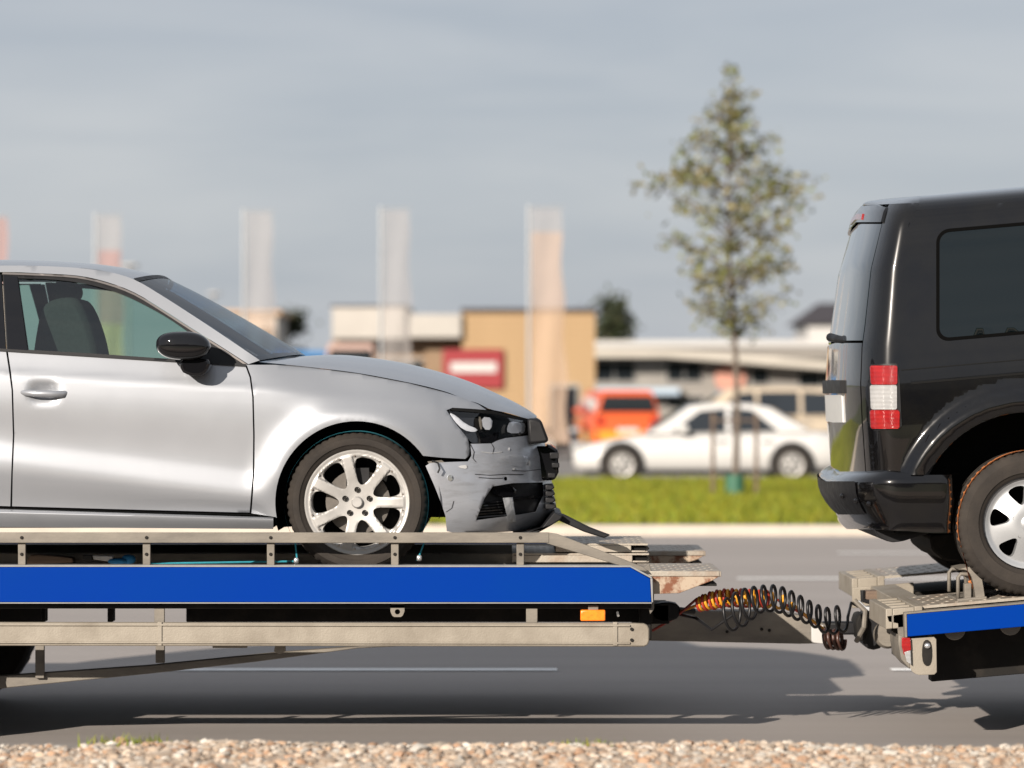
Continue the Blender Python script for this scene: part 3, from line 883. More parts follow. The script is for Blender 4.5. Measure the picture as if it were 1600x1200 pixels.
    for xx in (-h + .80, h - .85):
        for s in (-1, 1):
            mb = MB().lathe([(0, 0), (.37, 0), (.37, .03), (0, .03)], 28, (xx, s * .873 - .015, .34))
            mb.build('wheel_arch', dark, e, True, sharp=30)
            w = link('wheel', tyre_simple, None, e, True, sharp=None)
            w.location = (xx, s * .80, .325); w.rotation_euler.z = 0 if s < 0 else math.pi
            for me_, nm in ((hub_simple, 'hub'), (slot_simple, 'hub_slots')):
                link(nm, me_, None, w, True, sharp=None)
    return e
white_car = mat('white_car_paint', (0.50, 0.49, 0.475), .3, coat=.8, var=.02, vscale=3)
beige_car = mat('beige_car_paint', (0.46, 0.38, 0.28), .35, .3, coat=.6)
orange_car = mat('orange_car_paint', (0.56, 0.085, 0.02), .35, coat=.6)
yellow_car = mat('yellow_panel_paint', (0.62, 0.26, 0.02), .4, coat=.4)
dark_car = mat('charcoal_car_paint', (0.025, 0.022, 0.028), .25, coat=1)
blue_car = mat('blue_car_paint', (0.01, 0.12, 0.30), .3, coat=.8)
pink_car = mat('pale_rose_car_paint', (0.52, 0.36, 0.30), .35, .3, coat=.6)
Xp = lambda u, Y: (u - 800) * Y / FPX
parked_car('parked_car', 'white sedan parked nose left behind the grass verge', 'car', Xp(1103, 55.4), 55.6, 4.45, 1.34, 0, white_car, 'sedan')
parked_car('parked_car', 'beige estate car parked behind the white sedan', 'car', Xp(1185, 68), 69, 4.5, 1.62, 0, beige_car, 'wagon')
parked_car('parked_van', 'orange and yellow van seen end on beside the tan shop', 'van', Xp(968, 80), 83, 4.3, 1.56, math.radians(-84), orange_car, 'box', lower=yellow_car)
parked_car('parked_car', 'charcoal car whose nose shows past the damaged bumper', 'car', Xp(762, 76), 77, 4.2, 1.22, math.pi, dark_car, 'sedan')
parked_car('parked_van', 'blue van mostly hidden behind the silver bonnet', 'van', Xp(455, 100), 101, 4.6, 2.75, 0, blue_car, 'box')
parked_car('parked_van', 'pale rose van seen end on before the white roofed wing', 'van', Xp(540, 91), 93, 4.4, 2.85, math.radians(-86), pink_car, 'box')

# ================================================================== SILVER CAR
YA, WA = 14.52, 0.89
YCA = YA + WA
I = lambda x, pts: float(np.interp(x, [p[0] for p in pts], [p[1] for p in pts]))
def sstep(a, b, x):
    t = max(0., min(1., (x - a) / (b - a))); return t * t * (3 - 2 * t)
VB = [(-650, 524), (-300, 534), (0, 545), (384, 569), (480, 574), (560, 584), (640, 599), (700, 616), (735, 628), (780, 640), (838, 652)]
VC = [(-650, 560), (0, 582), (395, 604), (600, 622), (680, 633), (735, 650), (838, 672)]
VL = [(-650, 690), (0, 728), (390, 775), (560, 790)]
VS = [(-650, 780), (0, 795), (425, 808), (600, 812)]
UF = [(560, 790), (600, 808), (640, 832), (655, 838), (691, 851), (713, 858), (752, 862), (775, 866), (790, 869), (800, 867), (815, 856), (832, 838)]
UR = [(500, -560), (560, -640), (650, -668), (760, -660), (830, -630)]
WC = (557, 785)
def t_front(u, v):
    return max(0., min(1., (u - 560) / (I(v, UF) - 560)))
def plan(u, v):
    if u > 560:
        t = t_front(u, v); return WA * (1 - max(0., 1 - t ** 2.7) ** (1 / 1.9))
    if u < -380:
        t = min(1., (-380 - u) / (-380 - I(v, UR))); return WA * (1 - max(0., 1 - t ** 2.6) ** (1 / 1.9))
    return 0.
def pchip_eval(xs, ys, x):
    if x <= xs[0]: return ys[0]
    if x >= xs[-1]: return ys[-1]
    i = max(k for k in range(len(xs) - 1) if xs[k] <= x)
    def sl(k):
        if k == 0 or k == len(xs) - 1:
            j = min(k, len(xs) - 2); return (ys[j + 1] - ys[j]) / (xs[j + 1] - xs[j])
        a = (ys[k] - ys[k - 1]) / (xs[k] - xs[k - 1]); b = (ys[k + 1] - ys[k]) / (xs[k + 1] - xs[k])
        return 0. if a * b <= 0 else 2 * a * b / (a + b)
    h = xs[i + 1] - xs[i]; t = (x - xs[i]) / h
    return ((1 + 2 * t) * (1 - t) ** 2 * ys[i] + t * (1 - t) ** 2 * h * sl(i) + t * t * (3 - 2 * t) * ys[i + 1] + t * t * (t - 1) * h * sl(i + 1))
def depthA(u, v):
    vb, vc, vl, vs = I(u, VB), I(u, VC), I(u, VL), I(u, VS)
    g = 1 - sstep(385, 440, u)
    db = .050 + .060 * sstep(380, 520, u)
    if v < vb:
        q = (vb - v) / 358.
        d = db + q * .34 + q * q * .35
    else:
        gc = .010 * (1 - sstep(560, 720, u))
        xs = [vb, vc - 3, vc + 4, vc + 40, vl - 42, vl - 5, vl + 3, vs + 2, vs + 40]
        ys = [db, .014 + gc * .2 + .03 * sstep(420, 560, u), .006 + .022 * sstep(420, 560, u), .0, .003 + .011 * g, .001 + .0 * g, .002, .034 * g + .012, .05]
        for k in range(1, len(xs)): xs[k] = max(xs[k], xs[k - 1] + 2)
        d = pchip_eval(xs, ys, v)
    # wheel arch lips
    for c in (WC, (WC[0] - 931, WC[1] - 8)):
        r = math.hypot(u - c[0], v - c[1])
        if r < 260 and v < c[1] + 60:
            d -= .026 * math.exp(-((r - 132) / 24.) ** 2) * (1 - sstep(-50, 12, v - c[1]))
    # handle cup
    for hx, hy in ((69, 613), (-315, 596)):
        d += .022 * math.exp(-(((u - hx) / 19.) ** 4 + ((v - hy) / 13.5) ** 4))
    return d
def crumple(u, v):
    k = sstep(690, 790, u)
    if k <= 0: return 0.
    return k * (.006 * noise.noise((u * .022, v * .03, 1.7)) + .0045 * noise.noise((u * .06, v * .07, 4.2))
                + .006 * math.exp(-((v - 742 - .05 * (u - 760)) / 4.) ** 2) - .005 * math.exp(-((v - 752) / 5.) ** 2))
def posA(off=0.0):
    def f(u, v):
        d = depthA(u, v) if u < 690 else depthA(690 + (u - 690) * .35, v) * (1 - sstep(690, 800, u) * .75)
        p = plan(u, v)
        Y = YA + p + d * max(0., 1 - p / WA) + crumple(u, v) * max(0, 1 - p / WA) + off
        return P(u, v, min(Y, YCA))
    return f
def fwA(u, v):
    if u <= 560: return (u, v)
    t = t_front(u, v); return (560 + (I(v, UF) - 560) * math.asin(t) , v)
def ivA(a, b):
    if a <= 560: return (a, b)
    uf = I(b, UF) - 560; return (560 + uf * math.sin(min(math.pi / 2, (a - 560) / uf)), b)
PA = (fwA, ivA)

car = empty('silver_car', (P(150, 884, YCA).x, YCA, .76), 'silver hatchback with smashed front bumper lashed on the trailer', 'car')
def partA(name, outer, m, off=0., step=7, holes=(), flange=.02, far=True, join=False, parent=None, sharp=180, pos=None):
    mb = patch(outer, pos or posA(off), step, holes, flange, (0, 1, 0), PA)
    if join: mb.mirror(YCA)
    o = mb.build(name, m, parent or car, sharp=60 if flange else sharp)
    if far and not join: mirrored(o, YCA)
    return o

# outlines from the survey
ARCH = arc(WC, 127, 191, 35, 34)                       # left end over the top to the right end
door_o = [(12, 547), (120, 554), (240, 561), (383, 571), (390, 590), (394, 620), (395.5, 680), (395, 740), (390, 801), (200, 796), (19, 791), (20, 740), (22.5, 680), (20.5, 610), (17, 580)]
fender_o = [(385.5, 570), (430, 570), (480, 574), (560, 584), (640, 599), (690, 611.5), (725, 622.5), (748, 632), (760, 640.5), (733, 638.5), (707, 637), (697.5, 641), (712, 662), (731, 685), (734, 700), (733, 712), (727, 717), (690, 715)] + list(reversed(ARCH)) + [(431, 808), (393, 802), (397.5, 740), (398, 680), (396.5, 620), (392.5, 589)]
rear_door_o = [(9, 547), (14, 580), (18, 610), (20, 680), (17.5, 740), (16, 791), (-205, 784), (-225, 770), (-262, 700), (-320, 640), (-330, 540), (-160, 540)]
RC = (WC[0] - 931, WC[1] - 8)
RARCH = arc(RC, 127, -5, 190, 30)
quarter_o = [(-333, 540), (-323, 641), (-265, 701), (-232, 768), (-232, 785)] + RARCH + [(-510, 800), (-560, 815), (-640, 800), (-655, 740), (-660, 650), (-636, 560), (-560, 526)]
partA('front_fender', fender_o, silver)
d1 = partA('door', door_o, silver)
d2 = partA('door', rear_door_o, silver)
partA('rear_quarter', quarter_o, silver, step=12)
# dark inner shell behind the shut lines
shell_o = [(-560, 530), (0, 548), (384, 572), (480, 578), (640, 604), (690, 640), (690, 704)] + list(reversed(arc(WC, 131, 191, 42, 24))) + [(425, 806), (-225, 788)] + arc(RC, 131, -5, 190, 20) + [(-560, 800), (-640, 700)]
partA('inner_shell', shell_o, pitch, off=.022, step=16, flange=0, join=True)
# sill
def possill(u, v):
    vs = I(u, VS); t = max(0., min(1., (v - vs - 2) / 17.))
    return P(u, v, YA + .034 - .026 * min(1, t / .16) + .055 * max(0, t - .22) ** 1.3)
sr = []
for t in (-.1, 0, .05, .10, .16, .22, .32, .45, .6, .8, 1.0):
    row = []
    for u in np.linspace(-232, 427, 50):
        v0, v1 = I(u, VS) + .2, 823.5 + u * .007
        q = possill(u, I(u, VS) + 2 + 17 * max(t, 0)); p = P(u, v0 + (v1 - v0) * max(0, t), q.y + (.03 if t < 0 else 0)); row.append(tuple(p))
    sr.append(row)
mirrored(MB().grid(sr[::-1]).build('sill', silver, car, sharp=70), YCA)
# roof side rail, seals, pillars, glass
rail_top = [(-560, 500), (-480, 455), (-380, 428), (-200, 416), (0, 415), (60, 415.5), (120, 418.5), (170, 425), (210, 437), (250, 460), (300, 492), (350, 525), (406, 563)]
rail_bot = [(388, 569), (340, 538), (300, 513), (255, 484), (210, 457), (165, 440), (120, 430.5), (60, 427), (0, 425), (-200, 427), (-330, 445), (-420, 480), (-500, 530)]
rail_o = spline(rail_top, 3) + spline(rail_bot, 3)
partA('roof_rail', rail_o, silver, step=7, flange=.03)
glass_o = spline([(28, 435), (70, 436), (120, 441), (160, 450), (195, 462), (232, 480), (270, 502), (316, 535)], 3) + [(311, 563), (240, 559), (140, 552), (44, 546.5)]
seal_o = spline([(4, 427), (60, 429), (120, 433), (165, 443), (210, 460), (255, 487), (300, 516), (340, 541), (382, 569)], 3) + [(312, 567.5), (240, 562.5), (140, 555.5), (10.5, 547.5)]
partA('window_seal', seal_o, dark, off=.008, holes=[glass_o], step=6, flange=.02)
strip = spline([(4, 425.6), (60, 427.6), (120, 431.4), (165, 441.2), (210, 458), (255, 485), (300, 514), (340, 539), (386, 569)], 3)
partA('window_trim', strip + [(u - .8, v + 3.0) for u, v in reversed(strip)], trim_m, off=.002, step=5, flange=.012)
partA('side_window', glass_o, glass_a, off=.013, step=10, flange=0)
partA('door_pillar', [(6, 430), (27, 432), (43, 547), (12, 546)], gloss_dark, off=.003, flange=.015)
partA('rear_pillar', [(2, 429), (-22, 429), (-6, 545), (9, 546)], gloss_dark, off=.003, flange=.015)
rg_o = [(-24, 430), (-8, 545), (-300, 537), (-400, 510), (-330, 452), (-200, 431)]
partA('side_window', rg_o, glass_a, off=.012, step=14, flange=0)
partA('window_seal', [(-4, 428), (-200, 428), (-330, 447), (-420, 482), (-505, 531), (-330, 541), (6, 546)], dark, off=.009, holes=[rg_o], step=12, flange=.02)
belt = [(-320, 534), (0, 544.5), (120, 552), (240, 559.5), (384, 568.6)]
partA('belt_moulding', belt + [(u, v + 4.2) for u, v in reversed(belt)], dark, off=-.006, step=6, flange=.02)

# surfaces that bridge from the near edge to the centre line
def bridge(edge, mid, n=12, ez=2.0, ex=2.0):
    m = len(edge); rows = []
    for j in range(n + 1):
        s = j / n; kz = 1 - (1 - s) ** ez; kx = 1 - (1 - s) ** ex
        rows.append([(a.x + (b.x - a.x) * kx, a.y + (YCA - a.y) * s, a.z + (b.z - a.z) * kz) for a, b in zip(edge, mid)])
    return MB().grid(rows).mirror(YCA)
def resample(pts, n):
    q = spline(pts, 8); L = [0]
    for a, b in zip(q, q[1:]): L.append(L[-1] + math.hypot(b[0] - a[0], b[1] - a[1]))
    return [(float(np.interp(L[-1] * i / n, L, [p[0] for p in q])), float(np.interp(L[-1] * i / n, L, [p[1] for p in q]))) for i in range(n + 1)]
pA = posA(0.)
hood_e = resample([(404, 565.5), (480, 573), (560, 583), (640, 598), (690, 610), (725, 621), (748, 630.5), (766, 640), (800, 647.5), (824, 653.5), (834, 655)], 48)
hood_c = resample([(470, 557), (520, 554.5), (560, 556.5), (620, 565), (680, 579), (740, 599), (790, 621), (820, 638), (839, 651)], 48)
def posH(u, v):
    q = pA(u, v)
    if u > 690: q = P(u, v, q.y + .02 * sstep(690, 720, u))
    return q
he = [posH(u, v) for u, v in hood_e]; hc = [P(u, v, YCA) for u, v in hood_c]
mbh = bridge(he, hc, 16, 2.1, 2.2)
mbh.v = [(x, y, z + .006 * noise.noise((x * 6, y * 5, 2.)) * sstep(-.45, -.15, x)
          - .010 * math.exp(-((x + .20) / .05) ** 2 - ((y - 14.72) / .05) ** 2)) for x, y, z in mbh.v]
mbh.build('bonnet', silver, car, sharp=180, weld=.0005)
# bonnet leading edge
le = [Vector(p) for p in [he[-1]]]
rows = [[(p.x, p.y, p.z) for p in (he[-1].lerp(hc[-1], 0),)]]
ring = []
n_ = 16
for j in range(n_ + 1):
    s = j / n_; ring.append((he[-1].x + (hc[-1].x - he[-1].x) * (1 - (1 - s) ** 2.2), he[-1].y + (YCA - he[-1].y) * s, he[-1].z + (hc[-1].z - he[-1].z) * (1 - (1 - s) ** 2.1)))
MB().grid([ring, [(x - .012, y, z - .022) for x, y, z in ring], [(x - .10, y, z - .03) for x, y, z in ring]]).mirror(YCA).build('bonnet_lip', scuffed, car, sharp=180, weld=.0005)
roof_e = resample([(-560, 498), (-480, 455), (-380, 428), (-200, 416), (0, 415), (120, 418.5), (170, 425), (209, 436.5)], 40)
roof_c = resample([(-540, 500), (-440, 448), (-340, 424), (-170, 411), (20, 408), (130, 412), (200, 420), (257, 432.5)], 40)
bridge([pA(u, v) for u, v in roof_e], [P(u, v, YCA) for u, v in roof_c], 14, 2.6, 2.0).build('roof', silver, car, sharp=180, weld=.0005)
ws_e = resample([(211, 438), (250, 461), (300, 493.5), (350, 526.5), (405, 563)], 24)
ws_c = resample([(259, 434), (310, 459), (370, 492), (425, 524), (474, 554)], 24)
pw = posA(.006)
bridge([pw(u, v) for u, v in ws_e], [P(u, v, YCA) for u, v in ws_c], 14, 2.2, 2.4).build('windscreen', glass_ws, car, sharp=180, weld=.0005)
top_e = [(209, 436), (211, 438.6)]
hd = [[pw(209, 435.6)], [pw(213, 439)]]
ringA = []; ringB = []
for j in range(15):
    s = j / 14; kz = 1 - (1 - s) ** 2.2; kx = 1 - (1 - s) ** 2.4
    for R_, (eu, ev), (cu, cv) in ((ringA, (208.5, 435.6), (256.5, 431.9)), (ringB, (215, 440.5), (264, 436.8))):
        a = pA(eu, ev); b = P(cu, cv, YCA)
        R_.append((a.x + (b.x - a.x) * kx, a.y + (YCA - a.y) * s, a.z + (b.z - a.z) * kz + .002))
MB().grid([ringA, ringB]).mirror(YCA).build('windscreen_header', dark, car, sharp=180, weld=.0005)
# rear window and tail
rw_e = [(-560, 500), (-600, 526), (-640, 556)]; rw_c = [(-545, 502), (-600, 530), (-655, 560)]
bridge([pA(u, v) for u, v in resample(rw_e, 8)], [P(u, v, YCA) for u, v in resample(rw_c, 8)], 10).build('tailgate', silver, car, sharp=180)
ur = [(560, 1), (600, 1), (660, 1), (740, 1), (815, 1)]
rowsR = []
for v in (556, 580, 620, 680, 740, 815):
    rowsR.append([tuple(pA(-380 + (I(v, UR) + 380) * math.sin(t * math.pi / 2), v)) for t in np.linspace(.6, 1, 10)])
MB().grid(rowsR).mirror(YCA).build('rear_bumper', silver, car, sharp=180, weld=.0005)
# cowl and wiper
MB().tube([P(392, 562, YA + .16), P(430, 556, YA + .35), P(462, 555, YCA - .2), P(466, 556, YCA + .3)], .014, 6).build('wiper', dark, car)
cw = [[P(410, 561, YA + .14), P(445, 556.5, YA + .4), P(470, 555.5, YCA)], [P(398, 567, YA + .12), P(470, 560, YA + .4), P(486, 557.6, YCA)]]
MB().grid([[tuple(p) for p in r] for r in cw]).mirror(YCA).build('cowl_panel', dark, car)

# front bumper
bump_o = [(665, 728), (672, 723.5), (700, 722), (731, 721), (736.5, 712), (735, 693.5), (768, 693), (778, 688), (790, 684.5), (826, 680.5), (829, 668), (832, 658)] + \
         [(I(v, UF), v) for v in (657, 670, 691, 713, 735, 752, 775, 790, 800, 815, 826)] + [(824, 828.5), (800, 830.5), (770, 832), (707, 832), (698, 830), (696, 806), (690, 788), (680, 762)]
intake_o = [(770, 760), (800, 755), (848, 753.5), (849, 773), (837, 800), (800, 806), (744, 813), (757, 779)]
intake_o = densify(intake_o, 6)
hl_o = smooth_poly(densify([(699, 641), (707, 638.5), (733, 640), (770, 644), (800, 652), (825, 658), (826, 668), (823, 678), (792, 684), (768, 692), (736, 692), (729, 682), (714, 663)], 10), 1)
partA('front_bumper', bump_o, scuffed, holes=[intake_o, ell((790, 748), 2.6, 3.2, 10)], step=6, flange=.025, join=True)
partA('bumper_backing', [(700, 640), (735, 640), (800, 654), (826, 662), (845, 700), (850, 760), (836, 812), (705, 822), (697, 800), (690, 760)], pitch, off=.10, step=14, flange=0, join=True)
# lower grille inlay with slats
inl = partA('lower_grille', [(736, 752), (850, 748), (852, 775), (838, 806), (738, 818)], dark, off=.05, step=9, flange=0)
for k in range(7):
    v0 = 783 + k * 4.4
    ue = 792 - k * .3
    sl = [(756 - (v0 - 779) * .36, v0 + 2), (ue, v0 - 1.2), (ue, v0 + .8), (756 - (v0 - 779) * .36, v0 + 4)]
    partA('grille_slat', sl, gloss_dark, off=.026, step=6, flange=.02, parent=inl, far=False)
partA('fog_lamp', ell((788, 767), 19, 9, 20), gloss_dark, off=.03, step=5, flange=.01)
bar_ = [(800, 776), (846, 774), (845, 778), (800, 781)]
partA('grille_slat', bar_, gloss_dark, off=.03, step=6, flange=.02, parent=inl, far=False)
partA('tape_strip', [(785.5, 778), (801, 777), (807, 816), (794.5, 817)], tape_m, off=-.005, step=5, flange=.006, far=False)
partA('tow_eye_cover', smooth_poly([(793, 711), (822, 711), (828, 719), (824, 729), (801, 729), (797, 722)], 1), scuffed, off=-.0025, step=4, flange=.006, far=False)
partA('parking_sensor', ell((703.5, 746.5), 4.4, 5.0, 14), chrome, off=-.004, step=3, flange=.006)
partA('bumper_clip', [(668, 721), (690, 719), (697, 724), (695, 729), (672, 728)], galv2, off=.006, step=4, flange=.01, far=False)
MB().tube([P(672, 727, YA + .03), P(676, 720, YA + .02), P(684, 723, YA + .015), P(687, 732, YA + .0), P(684, 739, YA - .002)], .004, 6).build('loose_wire', dark, car)
# scrapes and cracks on the bumper
dk = mat('bare_plastic', (.02, .02, .022), .7); lt = mat('scraped_primer', (.50, .50, .49), .7)
def streak(pts, w, m, nm):
    a = [(u, v - w) for u, v in pts]; b = [(u, v + w) for u, v in reversed(pts)]
    partA(nm, a + b, m, off=-.0022, step=3, flange=.002, far=False)
streak([(742, 741), (765, 742.5), (792, 741), (818, 741.5)], .55, dk, 'scrape')
streak([(748, 746), (770, 747.5), (786, 747)], .5, dk, 'scrape')
streak([(800, 735), (822, 736), (846, 733)], .5, dk, 'scrape')
streak([(752, 706), (768, 708), (786, 706)], .4, lt, 'scrape')
for pts in ([(794, 700), (796.5, 699), (798, 703), (795, 705)], [(801, 732), (805, 731), (805, 734), (802, 735)], [(826, 719), (828, 719), (829, 728), (826, 728)], [(716, 728), (731, 726), (730, 733), (718, 731)], [(848, 742), (850, 741), (852, 751), (849, 751)], [(854, 741), (856, 741), (857, 750), (855, 751)]):
    partA('paint_chip', smooth_poly(pts, 1), lt, off=-.0025, step=3, flange=.002, far=False)
for pts in ([(735, 694), (741, 706), (739, 716), (744, 722)], [(768, 693), (772, 700), (770, 709)], [(697, 800), (706, 794), (709, 783)]):
    a = [(u - .6, v) for u, v in pts]; b = [(u + .6, v) for u, v in reversed(pts)]
    partA('crack', a + b, dk, off=-.002, step=3, flange=.002, far=False)
# headlight: dark bowl, reflectors, lens
hb = partA('headlight', hl_o, gloss_dark, off=.055, step=6, flange=0)
for poly, m_, off in (([(701, 644), (712, 649), (728, 663), (748, 671), (741, 675.5), (724, 672), (709, 657)], reflect, .012),
                      ([(752, 651), (770, 653), (768, 672), (755, 671)], reflect, .022), ([(747, 651), (752, 651.5), (754, 671), (750, 671)], galv, .034),
                      ([(797, 658), (817, 661), (815, 677), (793, 677), (792, 668)], reflect, .022), ([(811, 659), (822, 662), (819, 677), (812, 677)], tape_m, .024)):
    partA('reflector', smooth_poly(poly, 1), m_, off=off, step=4, flange=.02, parent=hb, far=False)
partA('lens', hl_o, glass_lens, off=.008, step=7, flange=0, parent=hb, far=False)
partA('headlight_gap', [(703, 641), (707, 637.5), (733, 638.5), (770, 642), (800, 650), (826, 656), (826, 659), (800, 654), (770, 647), (733, 643.5)], pitch, off=.004, step=5, flange=.01)
# broken grille frame and plate carrier at the nose
def nose(poly, y0, y1): return MB().prism(poly, YCA - y0, YCA + y1)
nose([(824, 654), (838, 654), (846, 657), (858, 689), (852, 692), (826, 694)], .42, .42).build('grille_frame', dark, car, bevel=.012)
nose([(830, 697), (853, 697), (858, 694), (872, 703), (873, 738), (867, 750), (856, 751), (835, 748)], .30, .30).build('plate_carrier', gloss_dark, car, bevel=.012)
for k, (u0, v0, rr) in enumerate(((864, 712, 5), (866, 727, 4), (860, 743, 4))):
    MB().pbox(u0 - rr, u0 + rr + 4, v0 - rr, v0 + rr, YCA - .325, YCA - .29).build('bracket', dark, car, bevel=.004)
for k in range(4):
    v0 = 757 + k * 10
    MB().prism([(852, v0), (864 + k, v0 + 1), (867 + k, v0 + 5), (861 + k, v0 + 9), (852, v0 + 9)], YCA - .36, YCA + .3).build('torn_trim', dark, car, bevel=.005)
# splitter lip and the strip hanging from it
lip = [(845, 826), (866, 800), (880, 806), (876, 812), (860, 822), (838, 834), (800, 835)]
MB().prism(lip, YA + .35, YA + 1.2).build('splitter_lip', dark, car, bevel=.006)
MB().prism([(868, 800), (882, 804), (922, 824), (954, 836), (944, 841), (912, 831), (872, 813)], YA + .42, YA + .47).build('hanging_trim_strip', dark, car, bevel=.006)
MB().pbox(824, 829, 828, 840, YA + .45, YA + .49).build('loose_bolt', mat('rust', (.10, .035, .02), .9, var=.3, vscale=40), car)
# wheel well liner and floor pan
for c in (WC, RC):
    a_ = []
    pc = P(c[0], c[1], YA); R_ = 131 * YA / FPX
    rows = []
    for t in np.linspace(-12, 200, 28):
        a = math.radians(t); rows.append([(pc.x + R_ * math.cos(a), y, pc.z + R_ * math.sin(a)) for y in (YA + .03, YA + .42)])
    lm = MB().grid(rows)
    lm.add([(pc.x + R_ * math.cos(math.radians(t)), YA + .42, pc.z + R_ * math.sin(math.radians(t))) for t in np.linspace(-12, 200, 28)], [tuple(range(28))])
    mirrored(lm.build('wheel_liner', pitch, car, sharp=180), YCA)
x0, x1 = P(-560, 0, YA).x, P(690, 0, YA).x
MB().box(P(-220, 0, YA).x, P(424, 0, YA).x, YA + .09, 2 * YCA - YA - .09, P(0, 826, YA).z, P(0, 812, YA).z).build('floor_pan', pitch, car)
MB().box(P(424, 0, YA).x, P(800, 0, YA).x, YA + .50, 2 * YCA - YA - .50, P(0, 815, YA).z, P(0, 700, YA).z).build('engine_block', pitch, car)
MB().box(P(-520, 0, YA).x, P(-220, 0, YA).x, YA + .46, 2 * YCA - YA - .46, P(0, 800, YA).z, P(0, 640, YA).z).build('boot_floor', pitch, car)
# interior
for yy in (YA + .30, YA + 1.0):
    st = MB().prism(smooth_poly([(58, 500), (70, 470), (112, 462), (128, 474), (146, 520), (156, 570), (150, 640), (40, 640)], 2), yy, yy + .46).build('seat', cloth_seat, car, bevel=.03)
    MB().prism(smooth_poly([(76, 462), (82, 440), (108, 437), (120, 449), (118, 466), (100, 472)], 2), yy + .1, yy + .36).build('headrest', cloth_seat, st, bevel=.03)
MB().prism(smooth_poly([(-190, 500), (-150, 470), (-120, 480), (-100, 560), (-100, 640), (-220, 640)], 2), YA + .3, YA + 1.46).build('rear_bench', cloth_seat, car, bevel=.03)
MB().prism([(318, 572), (350, 558), (420, 566), (420, 640), (300, 640)], YA + .2, YA + 1.58).build('dashboard', cloth_seat, car, bevel=.03)
MB().lathe([(.165, -.012), (.18, 0), (.165, .012), (.155, 0), (.165, -.012)], 28, (0, 0, 0), axis='Z')
rows_r = [tuple(P(u, v + 5, YA + .3)) for u, v in resample([(-380, 445), (-200, 424), (0, 421), (120, 426), (200, 442)], 14)]
MB().grid([rows_r, [(x, 2 * YCA - y, z) for x, y, z in rows_r]]).build('headliner', cloth_seat, car)
# door mirror, handles
MB().sphere((0, 0, 0), 1, 1, 1, 28, 16, 2.5)
def mirror_mesh():
    mb = MB().sphere((0, 0, 0), 1, 1, 1, 34, 20, 2.9)
    c = P(287, 541, 14.42)
    out = []
    for x, y, z in mb.v:
        k = 1 + .10 * x                                    # fuller towards the windscreen
        zz = z * .062 * (1 + .03 * x) - (.020 * max(0, x) ** 2 if z > 0 else 0) + (.010 * x * x if z < 0 else 0)
        out.append((c.x + x * .119, c.y + y * .075, c.z + zz + .002))
    mb.v = out
    return mb
mr = mirror_mesh().build('door_mirror', gloss_dark, car, sharp=180)
ft = MB().prism(smooth_poly([(279, 560), (322, 560), (330, 566), (322, 582), (312, 588), (296, 587), (282, 580)], 1), 14.42, 14.62).build('mirror_foot', gloss_dark, mr, bevel=.012)
mf = mirrored(mr, YCA); mirrored(ft, YCA).parent = mf
for hx, hy in ((69, 614), (-315, 597)):
    pts = [(hx - 36, hy - 1.5), (hx - 30, hy - .5), (hx - 12, hy + .8), (hx + 12, hy + 1.5), (hx + 28, hy + 1.5), (hx + 36, hy - .5)]
    ys = [.012, -.006, -.018, -.018, -.006, .012]
    mb = MB().tube([P(u, v, YA + y) for (u, v), y in zip(pts, ys)], [.008, .014, .016, .0165, .015, .009], 12)
    ho = mb.build('door_handle', silver, d1 if hx > 0 else d2, sharp=60)

# ---- alloy wheel (axis along y, face towards -y)
def alloy(R, nsp, a0, hub, holes_fn, dish, n=72):
    S = 1000.0
    outer = [(R * S * math.cos(2 * math.pi * i / n), R * S * math.sin(2 * math.pi * i / n)) for i in range(n)]
    holes = [densify(smooth_poly([(x * S, z * S) for x, z in holes_fn(a0 + k * 2 * math.pi / nsp)], 1), 5) for k in range(nsp)]
    V, F = cdt(outer, holes, 5.5)
    mb = MB()
    w = [Vector((x / S, dish(math.hypot(x, z) / S, math.atan2(z, x)), z / S)) for x, z in V]
    F = [f if (w[f[1]] - w[f[0]]).cross(w[f[2]] - w[f[0]]).y < 0 else tuple(reversed(f)) for f in F]
    mb.add(w, F)
    cnt = {}
    for f in F:
        for i in range(3):
            e = (f[i], f[(i + 1) % 3]); k = tuple(sorted(e)); cnt[k] = None if k in cnt else e
    m = {}
    for e in cnt.values():
        if e is None: continue
        for i in e:
            if i not in m:
                q = w[i]; r = math.hypot(q.x, q.z)
                m[i] = len(mb.v); mb.v.append((q.x * .985, q.y + .055, q.z * .985))
        mb.f.append((e[1], e[0], m[e[0]], m[e[1]]))
    return mb
def pol(r, a): return (r * math.cos(a), r * math.sin(a))
def tyre(R, Ri, hw, name, notch=.004, n=168):
    prof = [(Ri - .008, -hw + .025), (Ri, -hw + .008), (Ri + .012, -hw + .001), (Ri + .020, -hw - .003), (Ri + .0225, -hw - .008), (Ri + (R - Ri) * .45, -hw - .010), (Ri + (R - Ri) * .62, -hw - .009), (Ri + (R - Ri) * .64, -hw - .006), (R - .022, -hw + .0), (R - .009, -hw + .014), (R - .002, -hw + .030), (R, -hw * .4), (R - .006, -hw * .36), (R - .006, -hw * .3), (R, -hw * .26), (R, hw * .26), (R - .006, hw * .3), (R, hw * .4), (R - .002, hw - .03), (R - .02, hw), (Ri + .02, hw), (Ri - .008, hw - .02)]
    def rf(r, j, k):
        if j in (9, 10, 11) and k % 3 == 0: return r - notch * (1.2 if j == 9 else 1.6)
        return r
    return MB().lathe(prof, n, rfun=rf)
